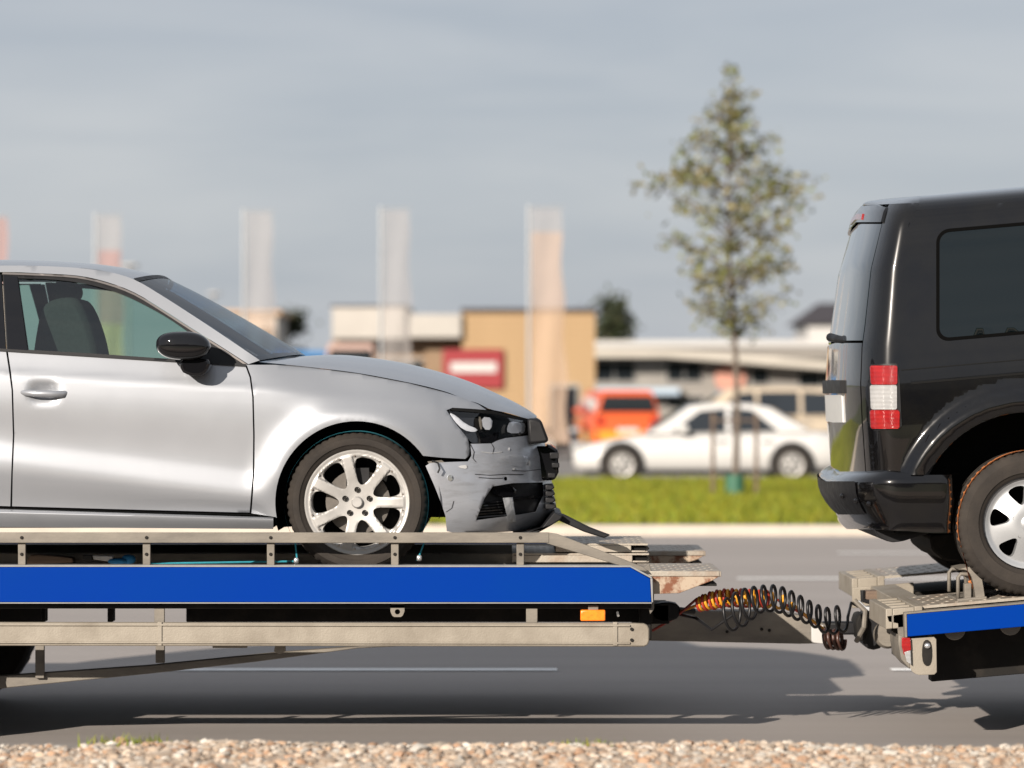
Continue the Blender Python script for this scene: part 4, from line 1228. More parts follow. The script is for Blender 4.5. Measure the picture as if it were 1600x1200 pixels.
def audi_holes(a):
    h = math.pi / 7
    o = .190
    def off(r, hw, s):
        b = a + h - s * h
        return (r * math.cos(b) - s * hw * math.sin(b), r * math.sin(b) + s * hw * math.cos(b))
    L = [(.086, .0235), (.11, .0225), (.14, .0225), (.160, .025), (.176, .031), (.188, .039)]
    lo = [off(r, w, 1) for r, w in L]; hi = [off(r, w, -1) for r, w in L]
    return [pol(.077, a + h)] + lo + [pol(.199, a + h - .14), pol(.200, a + h), pol(.199, a + h + .14)] + hi[::-1]
def audi_dish(r, a):
    y = -.004 + .030 * math.exp(-(r / .085) ** 2) * 0 + .016 * (1 - sstep(.03, .19, r)) + .004 * sstep(.205, .211, r) * (1 - sstep(.218, .223, r))
    k = abs(((a + math.pi / 7) % (2 * math.pi / 7)) - math.pi / 7) * r        # distance from the spoke axis
    if .085 < r < .215: y += .013 * sstep(.0205, .0275, k) * sstep(.085, .11, r) * (1 - sstep(.195, .21, r))
    return y
rim_me = alloy(.2285, 7, 0, .03, audi_holes, audi_dish).mesh('alloy_rim'); rim_me.materials.append(rim_m)
barrel = MB().lathe([(.2285, -.004), (.232, .0), (.226, .012), (.206, .03), (.200, .12), (.21, .19)], 64)
barrel_me = barrel.mesh('rim_barrel'); barrel_me.materials.append(rim_m)
tyre_me = tyre(.311, .232, .108, 'tyre').mesh('tyre'); tyre_me.materials.append(rubber)
cap_me = MB().lathe([(0, -.006), (.020, -.006), (.0235, -.003), (.0245, .002), (.026, .010)], 28).mesh('cap'); cap_me.materials.append(rim_m)
lug_me = MB().lathe([(.0125, -.002), (.0105, -.002), (.009, .008), (.0075, .008), (.0075, .0), (.0, .0)], 12).mesh('lug'); lug_me.materials.append(chassis_m)
riv_me = MB().lathe([(0, -.005), (.0035, -.005), (.0045, -.002), (.0052, -.003), (.0056, .004)], 10).mesh('rivet'); riv_me.materials.append(trim_m)
disc_me = MB().lathe([(.0, .055), (.06, .055), (.065, .075), (.142, .075), (.142, .10), (0, .10)], 40).mesh('disc'); disc_me.materials.append(mat('brake_disc', (.10, .09, .08), .5, .6, var=.2, vscale=20))
cal_me = MB().box(-.05, .05, .05, .12, .07, .15).mesh('caliper'); cal_me.materials.append(dark)
back_me = MB().lathe([(0, .15), (.205, .15)], 40).mesh('back'); back_me.materials.append(pitch)
for me_ in (rim_me, barrel_me, tyre_me, cap_me, lug_me, riv_me, disc_me, back_me):
    me_.polygons.foreach_set('use_smooth', [True] * len(me_.polygons)); me_.set_sharp_from_angle(angle=math.radians(38))
def car_wheel(c, flip):
    w = link('wheel', rim_me, None, car, sharp=None)
    w.location = c; w.rotation_euler.z = math.pi if flip else 0
    t = link('tyre', tyre_me, None, w, True, sharp=None); t.location.y = .098
    for nm, me_ in (('rim_barrel', barrel_me), ('hub_cap', cap_me), ('brake_disc', disc_me), ('brake_caliper', cal_me), ('wheel_back', back_me)):
        q = link(nm, me_, None, w, True, sharp=None)
    for k in range(5):
        a = math.pi / 2 + k * 2 * math.pi / 5
        q = link('lug_bolt', lug_me, None, w, True, sharp=None); q.location = (.056 * math.cos(a), .004, .056 * math.sin(a))
    for k in range(7):
        for s in (-1, 1):
            a = k * 2 * math.pi / 7 + s * .172
            q = link('rivet', riv_me, None, w, True, sharp=None); q.location = (.205 * math.cos(a), .003, .205 * math.sin(a))
wc = P(558, 785, YA + .03)
for cx_, vv in ((WC, 0), (RC, 0)):
    c = P(cx_[0] + 1, cx_[1], YA + .03)
    car_wheel(c, False)
    car_wheel(Vector((c.x, 2 * YCA - c.y, c.z)), True)

# ================================================================== TRAILER
YT = 14.40
trailer = empty('car_trailer', (P(300, 0, YT).x, 15.65, 0), 'blue railed car transport trailer carrying the silver hatchback', 'trailer')
T = lambda name, pts, y0, y1, m, bev=.004, par=None: MB().prism(pts, y0, y1).build(name, m, par or trailer, bevel=bev)
TB = lambda name, u0, u1, v0, v1, y0, y1, m, bev=.004, par=None: MB().pbox(u0, u1, v0, v1, y0, y1).build(name, m, par or trailer, bevel=bev)
# blue side rail (near), its bright edges, and the far one
beam_o = [(-1150, 885.5), (984, 886.5), (1016, 904), (1018, 941), (-1150, 941)]
bm_ = T('side_rail', beam_o, YT, YT + .07, bluep, .003)
T('rail_edge', [(-1150, 882.5), (985, 883.5), (1018.5, 901.5), (1018.5, 904.5), (984.5, 886.2), (-1150, 885.2)], YT - .004, YT + .09, edge_w, .001, bm_)
T('rail_edge', [(-1150, 941.3), (1018.5, 941.3), (1018.5, 943.2), (-1150, 943.2)], YT - .004, YT + .09, edge_w, .001, bm_)
T('rail_edge', [(1016.3, 904), (1019.5, 904), (1020.5, 941), (1018.2, 941)], YT - .003, YT + .07, edge_w, .001, bm_)
mb = MB().prism(beam_o, YT, YT + .07); mb.v = [(x, 16.98 + (y - YT), z) for x, y, z in mb.v]
mb.build('side_rail', bluep, trailer, bevel=.003)
# low guard rail on posts above the blue rail
TB('guard_bar', -1150, 858, 832, 848.5, YT + .012, YT + .03, galv2, .003)
T('guard_brace', [(857, 832), (870, 834), (1006, 886), (1012, 893), (992, 891), (852, 848.5)], YT + .014, YT + .028, galv2, .003)
bolt_me = MB().lathe([(0, -.006), (.006, -.006), (.0075, -.004), (.0075, .002)], 8).mesh('bolt'); bolt_me.materials.append(chassis_m)
for u in (-743, -548, -354, -160, 34, 229, 423, 617, 813):
    p = TB('guard_post', u - 6, u + 6, 846, 884, YT + .031, YT + .046, galv2, .003)
    for vv in (840, 866):
        q = link('bolt', bolt_me, None, p, sharp=None); q.location = P(u, vv, YT + (.012 if vv == 840 else .031))
# under-run guard
guard = [(-1150, 971), (992, 974), (1006, 974.5), (1012, 977), (1014.5, 983), (1014.5, 1002), (1012, 1008), (1006, 1010.5), (990, 1010.5), (-1150, 1007.5)]
gd = T('underrun_guard', guard, YT + .01, YT + .055, galv, .006)
for a_, b_ in (((-1150, 974.6), (985, 977.6)), ((-1150, 1002.4), (985, 1005))):
    T('guard_flange', [(a_[0], a_[1] - 1.6), (b_[0], b_[1] - 1.6), (b_[0], b_[1] + 1.6), (a_[0], a_[1] + 1.6)], YT + .002, YT + .012, galv, .002, gd)
for u in (-420, 246, 958):
    T('guard_joint', [(u, 972), (u + 7, 972), (u + 7, 1009), (u, 1009)], YT + .004, YT + .0125, galv, .002, gd)
for u in (984, 984):
    pass
for vv in (983, 1000):
    q = link('bolt', bolt_me, None, gd, sharp=None); q.location = P(987, vv, YT + .006)
for u, w in ((249, 8), (831, 9), (-340, 8)):
    TB('guard_hanger', u - w, u + w, 946, 974, YT + .056, YT + .075, galv2, .003)
# lower longeron that rises towards the front, with its drop posts
T('longeron', [(-1150, 1086), (-100, 1066), (0, 1056), (230, 1040), (440, 1019), (640, 1004), (640, 1009), (560, 1013), (400, 1034), (230, 1053), (0, 1076), (-100, 1088), (-1150, 1108)], YT + .425, YT + .48, galv2, .004)
for u, v1 in ((62, 1060), (250, 1036)):
    TB('drop_post', u - 7, u + 7, 1005, v1, YT + .40, YT + .423, galv2, .003)
TB('small_bracket', 332, 386, 1007, 1012.5, YT + .12, YT + .15, galv, .002)
T('small_bracket', [(430, 1007), (446, 1007), (446, 1018), (436, 1022), (428, 1018)], YT + .14, YT + .16, galv, .002)
# chassis: main beams with clear bays, cross members
for y0 in (YT + .45, 16.25):
    TB('chassis_beam', -1150, 70, 944, 972, y0, y0 + .10, chassis_m)
    TB('chassis_beam', 168, 176, 944, 972, y0, y0 + .10, chassis_m)
    TB('chassis_beam', 291, 1020, 944, 972, y0, y0 + .10, chassis_m)
TB('cross_member', -1150, 1018, 943.5, 951, YT + .05, 16.95, chassis_m)
for u in (-700, -500, -20, 560, 760, 1000):
    TB('cross_member', u - 14, u + 14, 951.5, 972, YT + .56, 16.2, chassis_m)
TB('skirt_plate', 300, 1000, 944.5, 970, YT + .40, YT + .42, chassis_m, 0)
TB('skirt_plate', -1150, 64, 944.5, 970, YT + .40, YT + .42, chassis_m, 0)
mb = MB().prism(guard, YT + .01, YT + .055); mb.v = [(x, 16.99 + (y - YT), z) for x, y, z in mb.v]
mb.build('underrun_guard', galv, trailer, bevel=.006)
# lifting lug with hole
lug = patch(smooth_poly(densify([(610, 944), (632, 944), (632, 956), (628, 964), (614, 964), (610, 956)], 8), 1), lambda u, v: P(u, v, YT + .05), 4, [ell((621, 956), 4.2, 4.2, 14)], .02)
lug.build('lifting_lug', galv2, trailer)
# amber marker lamp
lm = TB('marker_lamp', 907, 946, 953, 970.5, YT + .02, YT + .06, amber, .006)
TB('lamp_bracket', 919, 935, 946, 953, YT + .04, YT + .06, galv2, .002, lm)
MB().tube([P(965, 956, YT + .1), P(966, 962, YT + .06)], .006, 6).build('lamp_screw', chrome, trailer)
# deck: tracks, stored inner beam, side floor
zd = .752
xl, xr = P(-1150, 0, YT).x, P(1012, 0, YT).x
for y0, y1 in ((YT + .09, 15.12), (16.28, 16.96)):
    MB().box(xl, xr, y0, y1, zd - .05, zd).build('deck_track', zinc, trailer, bevel=.004)
MB().box(xl, P(860, 0, 15.15).x, 15.16, 15.22, zd - .06, .806).build('deck_beam', galv2, trailer, bevel=.004)
MB().box(xl, P(1000, 0, 15.15).x, 16.18, 16.26, zd - .06, .80).build('deck_beam', galv2, trailer, bevel=.004)
for u in range(-900, 900, 150):
    MB().box(P(u, 0, 15.2).x, P(u + 16, 0, 15.2).x, 15.23, 16.17, zd - .05, zd - .004).build('deck_slat', chassis_m, trailer)
MB().box(xl, P(960, 0, 15.2).x, 15.23, 16.17, zd - .085, zd - .06).build('deck_floor', chassis_m, trailer)
# perforated plate maker: holes cut through the sheet
def perforated(name, x0, x1, y0, y1, zf, m, par, px=.055, py=.075, hr=.015, th=.012, stag=True, skip=.03):
    S = 400.
    outer = densify([(x0 * S, y0 * S), (x1 * S, y0 * S), (x1 * S, y1 * S), (x0 * S, y1 * S)], 60)
    holes = []
    j = 0; y = y0 + .05
    while y < y1 - .03:
        x = x0 + skip + (px * .5 if (j % 2 and stag) else 0)
        while x < x1 - .02:
            holes.append([((x + hr * math.cos(k * math.pi / 4)) * S, (y + hr * 1.25 * math.sin(k * math.pi / 4)) * S) for k in range(8)]); x += px
        y += py; j += 1
    V, F = cdt(outer, holes, 60)
    w = [Vector((a / S, b / S, zf(a / S, b / S))) for a, b in V]
    F = [f if (w[f[1]] - w[f[0]]).cross(w[f[2]] - w[f[0]]).z > 0 else tuple(reversed(f)) for f in F]
    mb = MB().add(w, F); cnt = {}
    for f in F:
        for i in range(3):
            e = (f[i], f[(i + 1) % 3]); k = tuple(sorted(e)); cnt[k] = None if k in cnt else e
    mm = {}
    for e in cnt.values():
        if e is None: continue
        for i in e:
            if i not in mm: mm[i] = len(mb.v); mb.v.append((w[i].x, w[i].y, w[i].z - th))
        mb.f.append((e[1], e[0], mm[e[0]], mm[e[1]]))
    return mb.build(name, m, par, sharp=30)
# front extension plates of both tracks
for (y0, y1, ue, dz) in ((14.46, 15.10, 1124, 0), (16.28, 16.92, 1100, .002)):
    x0_, x1_ = xr - .02, P(ue, 0, y0).x
    perforated('extension_plate', x0_, x1_, y0, y1, lambda x, y: zd + .012, zinc, trailer, px=.05, py=.085, hr=.013)
    MB().box(x0_, x1_ - .01, y0 + .02, y1 - .02, zd - .055, zd - .045).build('extension_floor', chassis_m, trailer)
    MB().xprism([(x0_, zd + .011), (x1_, zd + .011), (x1_ + .002, zd - .012), (x0_, zd - .012)], y0 - .004, y0 + .018).build('extension_edge', zinc, trailer, bevel=.003)
    MB().xprism([(x0_, zd - .0125), (x1_ - .002, zd - .0125), (x1_ - .03, zd - .03), (x0_ + .16, zd - .085), (x0_, zd - .09)], y0, y0 + .016).build('extension_side', mat('rusty_zinc_%d' % ue, (.34, .27, .20), .7, .2, col2=(.15, .055, .025), vscale=18, thr=(.45, .6)), trailer, bevel=.002)
    MB().box(x1_ - .004, x1_ + .008, y0, y1, zd - .014, zd + .010).build('extension_lip', zinc, trailer, bevel=.002)
T('rail_end_plate', [(1000, 893), (1014, 880), (1022, 905), (1022, 952), (1016, 960)], YT + .075, YT + .10, galv2, .003)
# drawbar
db_o = [(1012, 954), (1200, 955), (1262, 963), (1292, 976), (1292, 1005), (1250, 1006), (1012, 1001)]
db = MB().prism(db_o, 15.48, 15.62).build('drawbar', galv2, trailer, bevel=.004)
MB().prism([(1268, 974), (1287, 977), (1287, 1006), (1268, 1004)], 15.44, 15.47).build('drawbar_end_plate', white_m, db, bevel=.003)
MB().pbox(1285, 1365, 972, 992, 15.52, 15.60).build('towing_shaft', dark, db, bevel=.01)
for u, v, r in ((1190, 983, 3), (1202, 985, 3), (1136, 987, 4)):
    q = link('bolt', bolt_me, None, db, sharp=None); q.location = P(u, v, 15.478)
MB().pbox(1014, 1046, 944, 975, 15.0, 15.3).build('front_cross_beam', chassis_m, trailer, bevel=.006)
MB().pbox(1000, 1018, 944, 1000, YT + .25, 16.7).build('front_cross_beam', chassis_m, trailer, bevel=.006)
# running gear (left of the picture)
tw_me = tyre(.36, .20, .11, 'trailer_tyre', .005, 96).mesh('trailer_tyre'); tw_me.materials.append(rubber)
th_me = MB().lathe([(0, -.06), (.06, -.06), (.08, -.02), (.15, .0), (.19, -.05), (.205, -.09), (.205, .08)], 32).mesh('trailer_hub'); th_me.materials.append(galv2)
for me_ in (tw_me, th_me):
    me_.polygons.foreach_set('use_smooth', [True] * len(me_.polygons)); me_.set_sharp_from_angle(angle=math.radians(38))
for u in (-190, -480):
    xx = P(u, 0, YT).x
    for y_, fl in ((14.66, 0), (16.65, 1)):
        w = link('wheel', tw_me, None, trailer, sharp=None); w.location = (xx, y_, .36); w.rotation_euler.z = math.pi * fl
        link('hub', th_me, None, w, True, sharp=None)
    MB().tube([(xx, 14.7, .36), (xx, 16.6, .36)], .05, 10).build('axle', chassis_m, trailer)

# loading ramps stored on the trailer nose: two stacked, each a thing
def ramp(name, u0, u1, zt, h, y0, y1, lab):
    x0, x1 = P(u0, 0, y0).x, P(u1, 0, y0).x
    e = empty(name, ((x0 + x1) / 2, (y0 + y1) / 2, zt - h), lab, 'ramp', 'loading ramps stacked on the trailer nose')
    perforated('tread_plate', x0, x1, y0, y1, lambda x, y: zt, zinc, e, px=.06, py=.09, hr=.014, th=.008)
    MB().box(x0, x1 - .075, y0, y0 + .02, zt - h, zt - .0085).build('side_channel', zinc, e, bevel=.003)
    MB().box(x0, x1, y1 - .02, y1, zt - h, zt - .0085).build('side_channel', zinc, e, bevel=.003)
    MB().box(x0, x1 - .05, y0 + .021, y1 - .021, zt - h, zt - h + .006).build('bottom_plate', chassis_m, e)
    # open channel end with a lip
    MB().box(x1 - .075, x1, y0 + .03, y0 + .04, zt - h, zt - .0085).build('channel_void', pitch, e)
    MB().box(x1 - .074, x1, y0, y0 + .03, zt - h, zt - h + .008).build('channel_lip', zinc, e, bevel=.002)
    MB().tube([(x1 - .01, y0 + .004, zt - h + .004), (x1 + .004, y0 + .004, zt - h * .55), (x1 - .008, y0 + .004, zt - .01)], .005, 6).build('end_hook', chassis_m, e)
ramp('loading_ramp', 868, 1012, .852, .040, 15.14, 15.92, 'upper of two stacked metal loading ramps on the trailer nose')
ramp('loading_ramp', 800, 1014, .808, .042, 15.13, 15.90, 'lower of two stacked metal loading ramps on the trailer nose')

# loose gear on the deck
ck = empty('wood_chock', P(78, 882, 15.1), 'dark wooden wedge lying on the deck near the left edge', 'chock')
MB().prism([(42, 876), (46, 868), (60, 866.5), (100, 870), (113, 872), (114, 879), (42, 882)], 15.04, 15.13).build('wedge', wood, ck, bevel=.004)
rt = empty('ratchet_strap', P(178, 882, 15.0), 'blue bundled ratchet strap lying on the trailer deck', 'strap')
MB().sphere(P(201, 874, 15.04), .032, .03, .022, 18, 10, 2.4).build('strap_roll', bluestrap, rt, sharp=180)
MB().sphere(P(184, 877, 15.02), .045, .03, .014, 18, 10, 2.4).build('strap_roll', bluestrap, rt, sharp=180)
MB().pbox(129, 144, 867, 876, 15.0, 15.05).build('ratchet_buckle', dark, rt, bevel=.004)
MB().prism([(144, 868), (176, 869), (176, 878), (146, 874)], 15.01, 15.05).build('ratchet_handle', tape_m, rt, bevel=.003)
# teal strap over the front wheel
ts = empty('wheel_strap', P(463, 880, YA + .05), 'thin teal lashing strap round the silver car front tyre', 'strap')
pc = P(558, 785, YA + .12); Rr = .311 + .004
rows = []
for t in np.linspace(-28, 205, 70):
    a = math.radians(t); rows.append([(pc.x + Rr * math.cos(a), YA + .028 + .0, pc.z + Rr * math.sin(a)), (pc.x + (Rr + .003) * math.cos(a), YA + .075, pc.z + (Rr + .003) * math.sin(a))])
mb = MB().grid(rows); mb.add([(x * 1.0, y, z - .002) for x, y, z in mb.v], [tuple(reversed(f)) for f in mb.f])
mb.build('strap_band', teal, ts, sharp=180)
MB().tube([P(461, 845, YA + .02), P(464, 873, YA + .02)], .004, 6).build('strap_tail', teal, ts)
MB().tube([P(664, 845, YA + .02), P(652, 876, YA + .02)], .004, 6).build('strap_tail', teal, ts)
MB().tube([P(235, 880.5, 15.0), P(360, 878.5, 14.9), P(463, 877, YA + .02)], .0045, 6).build('anchor_line', teal, ts)
for u, v in ((463, 876), (655, 872)):
    MB().sphere(P(u, v, YA + .015), .012, .012, .014, 12, 8, 3).build('buckle', chrome, ts, sharp=180)

# ================================================================== TOW TRUCK (rear of its body)
SL = -16. / 184.                               # rise of the truck body towards its cab, in survey columns
truck = empty('transporter_truck', (P(1900, 0, YT).x, 15.65, 0), 'transporter truck rear with blue rail carrying the black van', 'truck')
def K(name, pts, y0, y1, m, bev=.004, par=None): return MB().prism(pts, y0, y1).build(name, m, par or truck, bevel=bev)
L_ = lambda u, v: v + SL * (u - 1416)          # row on the sloping deck line
UE = 2500
br = K('side_rail', [(1417, L_(1417, 960)), (UE, L_(UE, 960)), (UE, L_(UE, 995)), (1418, L_(1418, 995))], YT, YT + .06, bluep, .003)
K('rail_edge', [(1413, L_(1413, 957)), (UE, L_(UE, 957)), (UE, L_(UE, 959.7)), (1416.6, L_(1416.6, 959.7)), (1417.6, 996), (1414, 996)], YT - .004, YT + .07, galv2, .001, br)
mb = MB().prism([(1417, L_(1417, 960)), (UE, L_(UE, 960)), (UE, L_(UE, 995)), (1418, L_(1418, 995))], YT, YT + .06)
mb.v = [(max(x, 3.2), y + 2.5, z) for x, y, z in mb.v]; mb.build('side_rail', bluep, truck, bevel=.003)
slope = -SL                                    # rise per metre run
def ztop(x, y, z0=None):
    a = P(1416, 955, YT)
    return a.z + (x - a.x) * slope + (z0 or 0)
xN = P(1386, 0, YT).x
xE = P(UE, 0, YT).x
# near track: perforated sheet, frame with square openings at its end
perforated('tread_plate', xN + .16, xN + 1.6, 14.47, 15.10, lambda x, y: ztop(x, y, .012), zinc, truck, px=.062, py=.085, hr=.0155)
def slab(name, x0, x1, y0, y1, t0, t1, m, bev=.004):
    mb = MB().add([(x0, y0, ztop(x0, 0, t0)), (x1, y0, ztop(x1, 0, t0)), (x1, y1, ztop(x1, 0, t0)), (x0, y1, ztop(x0, 0, t0)),
                   (x0, y0, ztop(x0, 0, t1)), (x1, y0, ztop(x1, 0, t1)), (x1, y1, ztop(x1, 0, t1)), (x0, y1, ztop(x0, 0, t1))],
                  [(3, 2, 1, 0), (4, 5, 6, 7), (0, 1, 5, 4), (1, 2, 6, 5), (2, 3, 7, 6), (3, 0, 4, 7)])
    return mb.build(name, m, truck, bevel=bev)
slab('track_plate', xN + 1.601, xE, 14.47, 15.10, -.02, .012, zinc)
slab('track_floor', xN + .15, xE, 14.47, 15.10, -.10, -.06, chassis_m)
def track_end(x0, y0, y1, dz):
    slab('end_frame', x0, x0 + .030, y0, y1, -.075 + dz, .014 + dz, galv)
    slab('end_frame', x0 + .125, x0 + .16, y0, y1, -.075 + dz, .014 + dz, galv)
    n = 4
    for k in range(n + 1):
        yy = y0 + (y1 - y0 - .04) * k / n
        slab('end_rib', x0 + .0305, x0 + .1245, yy, yy + .04, -.075 + dz, .012 + dz, galv)
    slab('end_floor', x0 + .031, x0 + .124, y0 + .041, y1 - .041, -.074 + dz, -.066 + dz, pitch, 0)
track_end(xN, 14.45, 15.12, .0)
xF = P(1331, 0, 16.2).x
track_end(xF, 16.2, 16.85, .03)
slab('end_block', xF, xF + .30, 16.18, 16.198, -.10, .0, galv)
perforated('tread_plate', xF + .16, xF + 1.6, 16.2, 16.85, lambda x, y: ztop(x, y, .042), zinc, truck, px=.09, py=.085, hr=.0155)
slab('track_floor', xF + .16, xE, 16.2, 16.85, -.08, -.05, chassis_m)
slab('cross_beam', xN + .12, xN + .24, 15.125, 16.17, -.10, .0, galv)
slab('cross_beam', xN + .90, xN + 1.0, 15.125, 16.17, -.16, -.06, chassis_m)
slab('chassis_frame', xN + .25, xE, 14.85, 14.97, -.36, -.105, chassis_m)
slab('chassis_frame', xN + .25, xE, 16.30, 16.42, -.36, -.105, chassis_m)
slab('chassis_frame', xN + .26, xE, 14.98, 16.29, -.30, -.24, pitch)
# scalloped plate edges under the rail
for u in (1492, 1579, 1666, 1753, 1840):
    c = P(u, L_(u, 990), YT + .10)
    MB().lathe([(0, 0), (.045, 0), (.048, .01), (0, .01)], 24, (c.x, c.y, c.z)).build('round_boss', galv2, truck)
# tail lamp board
lb_o = smooth_poly(densify([(1421, 998), (1463, 995), (1464, 1054), (1432, 1055), (1422, 1046)], 14), 1)
tl = K('lamp_plate', lb_o, YT + .02, YT + .032, galv, .002)
K('lamp_housing', [(1404, 992), (1421, 998), (1422, 1046), (1408, 1030), (1404, 1008)], YT + .03, YT + .36, galv2, .004)
K('tail_lamp', [(1409, 996), (1423, 997), (1424, 1014), (1420, 1030), (1412, 1022), (1409, 1010)], YT + .0, YT + .019, redlens, .004, tl)
K('tail_lamp', [(1413, 1019), (1423, 1016), (1424, 1039), (1417, 1034)], YT - .004, YT + .014, whitelens, .003, tl)
K('lamp_slot', smooth_poly([(1441, 1000), (1456, 1000), (1456, 1040), (1441, 1040)], 2), YT + .012, YT + .0195, chassis_m, .001, tl)
MB().sphere(P(1449, 1009, YT + .008), .014, .012, .013, 16, 10).build('lamp_bolt', chrome, tl, sharp=180)
K('side_bracket', [(1385, 962), (1414, 958), (1414, 996), (1404, 1000), (1402, 975), (1388, 972)], YT + .05, YT + .065, galv2, .003)
# coupling block
K('coupling_block', smooth_poly([(1350, 952), (1376, 950), (1386, 962), (1388, 988), (1380, 1012), (1360, 1017), (1346, 1004)], 1), 15.45, 15.68, dark, .01)
K('coupling_block', smooth_poly([(1336, 962), (1356, 958), (1356, 1000), (1340, 1004)], 1), 15.40, 15.62, chassis_m, .01)
MB().lathe([(0, -.05), (.05, -.05), (.062, -.03), (.062, .05), (0, .05)], 24, tuple(P(1386, 992, 15.42))).build('coupling_wheel', galv2, truck)
MB().pbox(1386, 1420, 960, 990, 15.35, 15.75).build('coupling_beam', chassis_m, truck, bevel=.008)
MB().tube([P(1340, 940, 15.3), P(1352, 951, 15.3), P(1384, 954, 15.3)], .011, 8).build('air_hose', tape_m, truck)
MB().tube([P(1338, 1002, 15.3), P(1350, 980, 15.25), P(1352, 955, 15.28), P(1335, 938, 15.3)], .012, 8).build('release_lever', galv2, truck)
MB().tube([P(1348, 922, 15.9), P(1348, 938, 15.9), P(1364, 942, 15.9), P(1384, 938, 15.9)], .012, 8).build('air_hose', dark, truck)
MB().pbox(1352, 1392, 923, 940, 15.9, 16.0).build('valve_box', wood, truck, bevel=.01)
# truck wheels
for u in (1990,):
    xx = P(u, 0, YT).x
    for y_, fl in ((14.72, 0), (16.58, 1)):
        w = link('wheel', tw_me, None, truck, sharp=None); w.location = (xx, y_, .36); w.rotation_euler.z = math.pi * fl
        link('hub', th_me, None, w, True, sharp=None)
    MB().tube([(xx, 14.7, .36), (xx, 16.6, .36)], .06, 10).build('axle', chassis_m, truck)
# wheel stop with hoops
ws = empty('wheel_stop', P(1515, 935, 14.6), 'steel wheel stop with hoop handles before the van tyre', 'wheel stop')
def hoop(u0, u1, v0, v1, y): return MB().tube([P(u0, v1, y), P(u0, v0 + 5, y), P(u0 + 4, v0, y), P(u1 - 4, v0, y + .01), P(u1, v0 + 5, y + .02), P(u1, v1, y + .02)], .0085, 8)
hoop(1483, 1509, 889, 924, 14.75).build('hoop', galv2, ws, sharp=180)
hoop(1497, 1520, 897, 937, 14.58).build('hoop', galv2, ws, sharp=180)
st = spline([(1512, 886), (1524, 887), (1532, 897), (1536, 914), (1539, 934)], 4)
K('curved_shoe', st + [(u - 14, v + 4) for u, v in reversed(st)], 14.56, 14.86, galv2, .004, ws)
K('foot_plate', [(1496, 936), (1542, 932), (1542, 936), (1496, 940)], 14.55, 14.9, galv2, .003, ws)
K('pin', [(1507, 912), (1518, 911), (1518, 936), (1507, 937)], 14.57, 14.62, galv2, .003, ws)

# ================================================================== COILED LINES
def coil(path, r, turns, wob=0., ph=0., n=26, sq=1.0):
    pts = []
    Q = spline(path, 12)
    N = turns * n
    for i in range(N + 1):
        t = i / N; f = t * (len(Q) - 1); k = min(int(f), len(Q) - 2); w = f - k
        c = [Q[k][j] * (1 - w) + Q[k + 1][j] * w for j in range(4)]
        a = 2 * math.pi * turns * t + ph
        rr = r * c[3]
        p = P(c[0], c[1], c[2])
        pts.append(p + Vector((.42 * rr * math.cos(a + .2), .9 * rr * math.cos(a), rr * sq * math.sin(a))))
    return pts
cb = empty('spiral_cable', P(1230, 1000, 15.3), 'black coiled cable stretched between trailer and truck', 'cable')
pth = [(1136, 962, 14.60, 1.25), (1160, 950, 14.58, 1.35), (1186, 937, 14.58, 1.0), (1214, 936, 14.60, 1.0), (1240, 946, 14.66, 1.0), (1266, 958, 14.72, .9), (1292, 970, 15.0, 1.0), (1318, 966, 15.15, 1.05)]
cp = coil(pth, .058, 13)
MB().tube([P(1062, 960, 15.05), P(1088, 966, 14.80), P(1112, 984, 14.70)] + cp + [P(1330, 942, 15.3), P(1352, 953, 15.3), P(1384, 956, 15.3)], .0072, 8).build('coil', cable_blk, cb, sharp=180)
MB().prism(smooth_poly([(1018, 946), (1040, 940), (1062, 944), (1064, 964), (1040, 974), (1018, 966)], 1), 15.0, 15.1).build('plug', dark, cb, bevel=.006)
MB().tube([P(1060, 953, 15.05), P(1085, 955, 15.08)], .014, 10).build('plug_neck', cable_blk, cb)
cr_ = empty('spiral_cable', P(1150, 1000, 15.5), 'red and yellow coiled air line behind the black coil', 'cable')
pth2 = [(1092, 944, 14.64, .8), (1114, 938, 14.64, 1.0), (1140, 934, 14.66, 1.0), (1170, 935, 14.72, 1.0), (1200, 937, 14.74, 1.0), (1234, 943, 15.0, .8)]
MB().tube([P(1056, 958, 15.1)] + coil(pth2, .034, 11) + [P(1262, 964, 15.2), P(1290, 985, 15.40), P(1310, 992, 15.42)], .0068, 7).build('yellow_line', cable_yel, cr_, sharp=180)
MB().tube([P(1020, 985, 15.3), P(1056, 964, 15.1)] + coil(pth2[:5], .038, 9, ph=2.2) + [P(1255, 960, 15.2), P(1294, 990, 15.42), P(1312, 996, 15.42)], .0062, 7).build('red_line', cable_red, cr_, sharp=180)
c3 = empty('hanging_cable_loop', P(1300, 1015, 15.35), 'small dark cable loops hanging below the coupling shaft', 'cable')
MB().tube(coil([(1290, 998, 15.32, 1), (1316, 1000, 15.34, 1)], .042, 4), .009, 7).build('loops', mat('cable_brown', (.045, .018, .012), .4), c3, sharp=180)

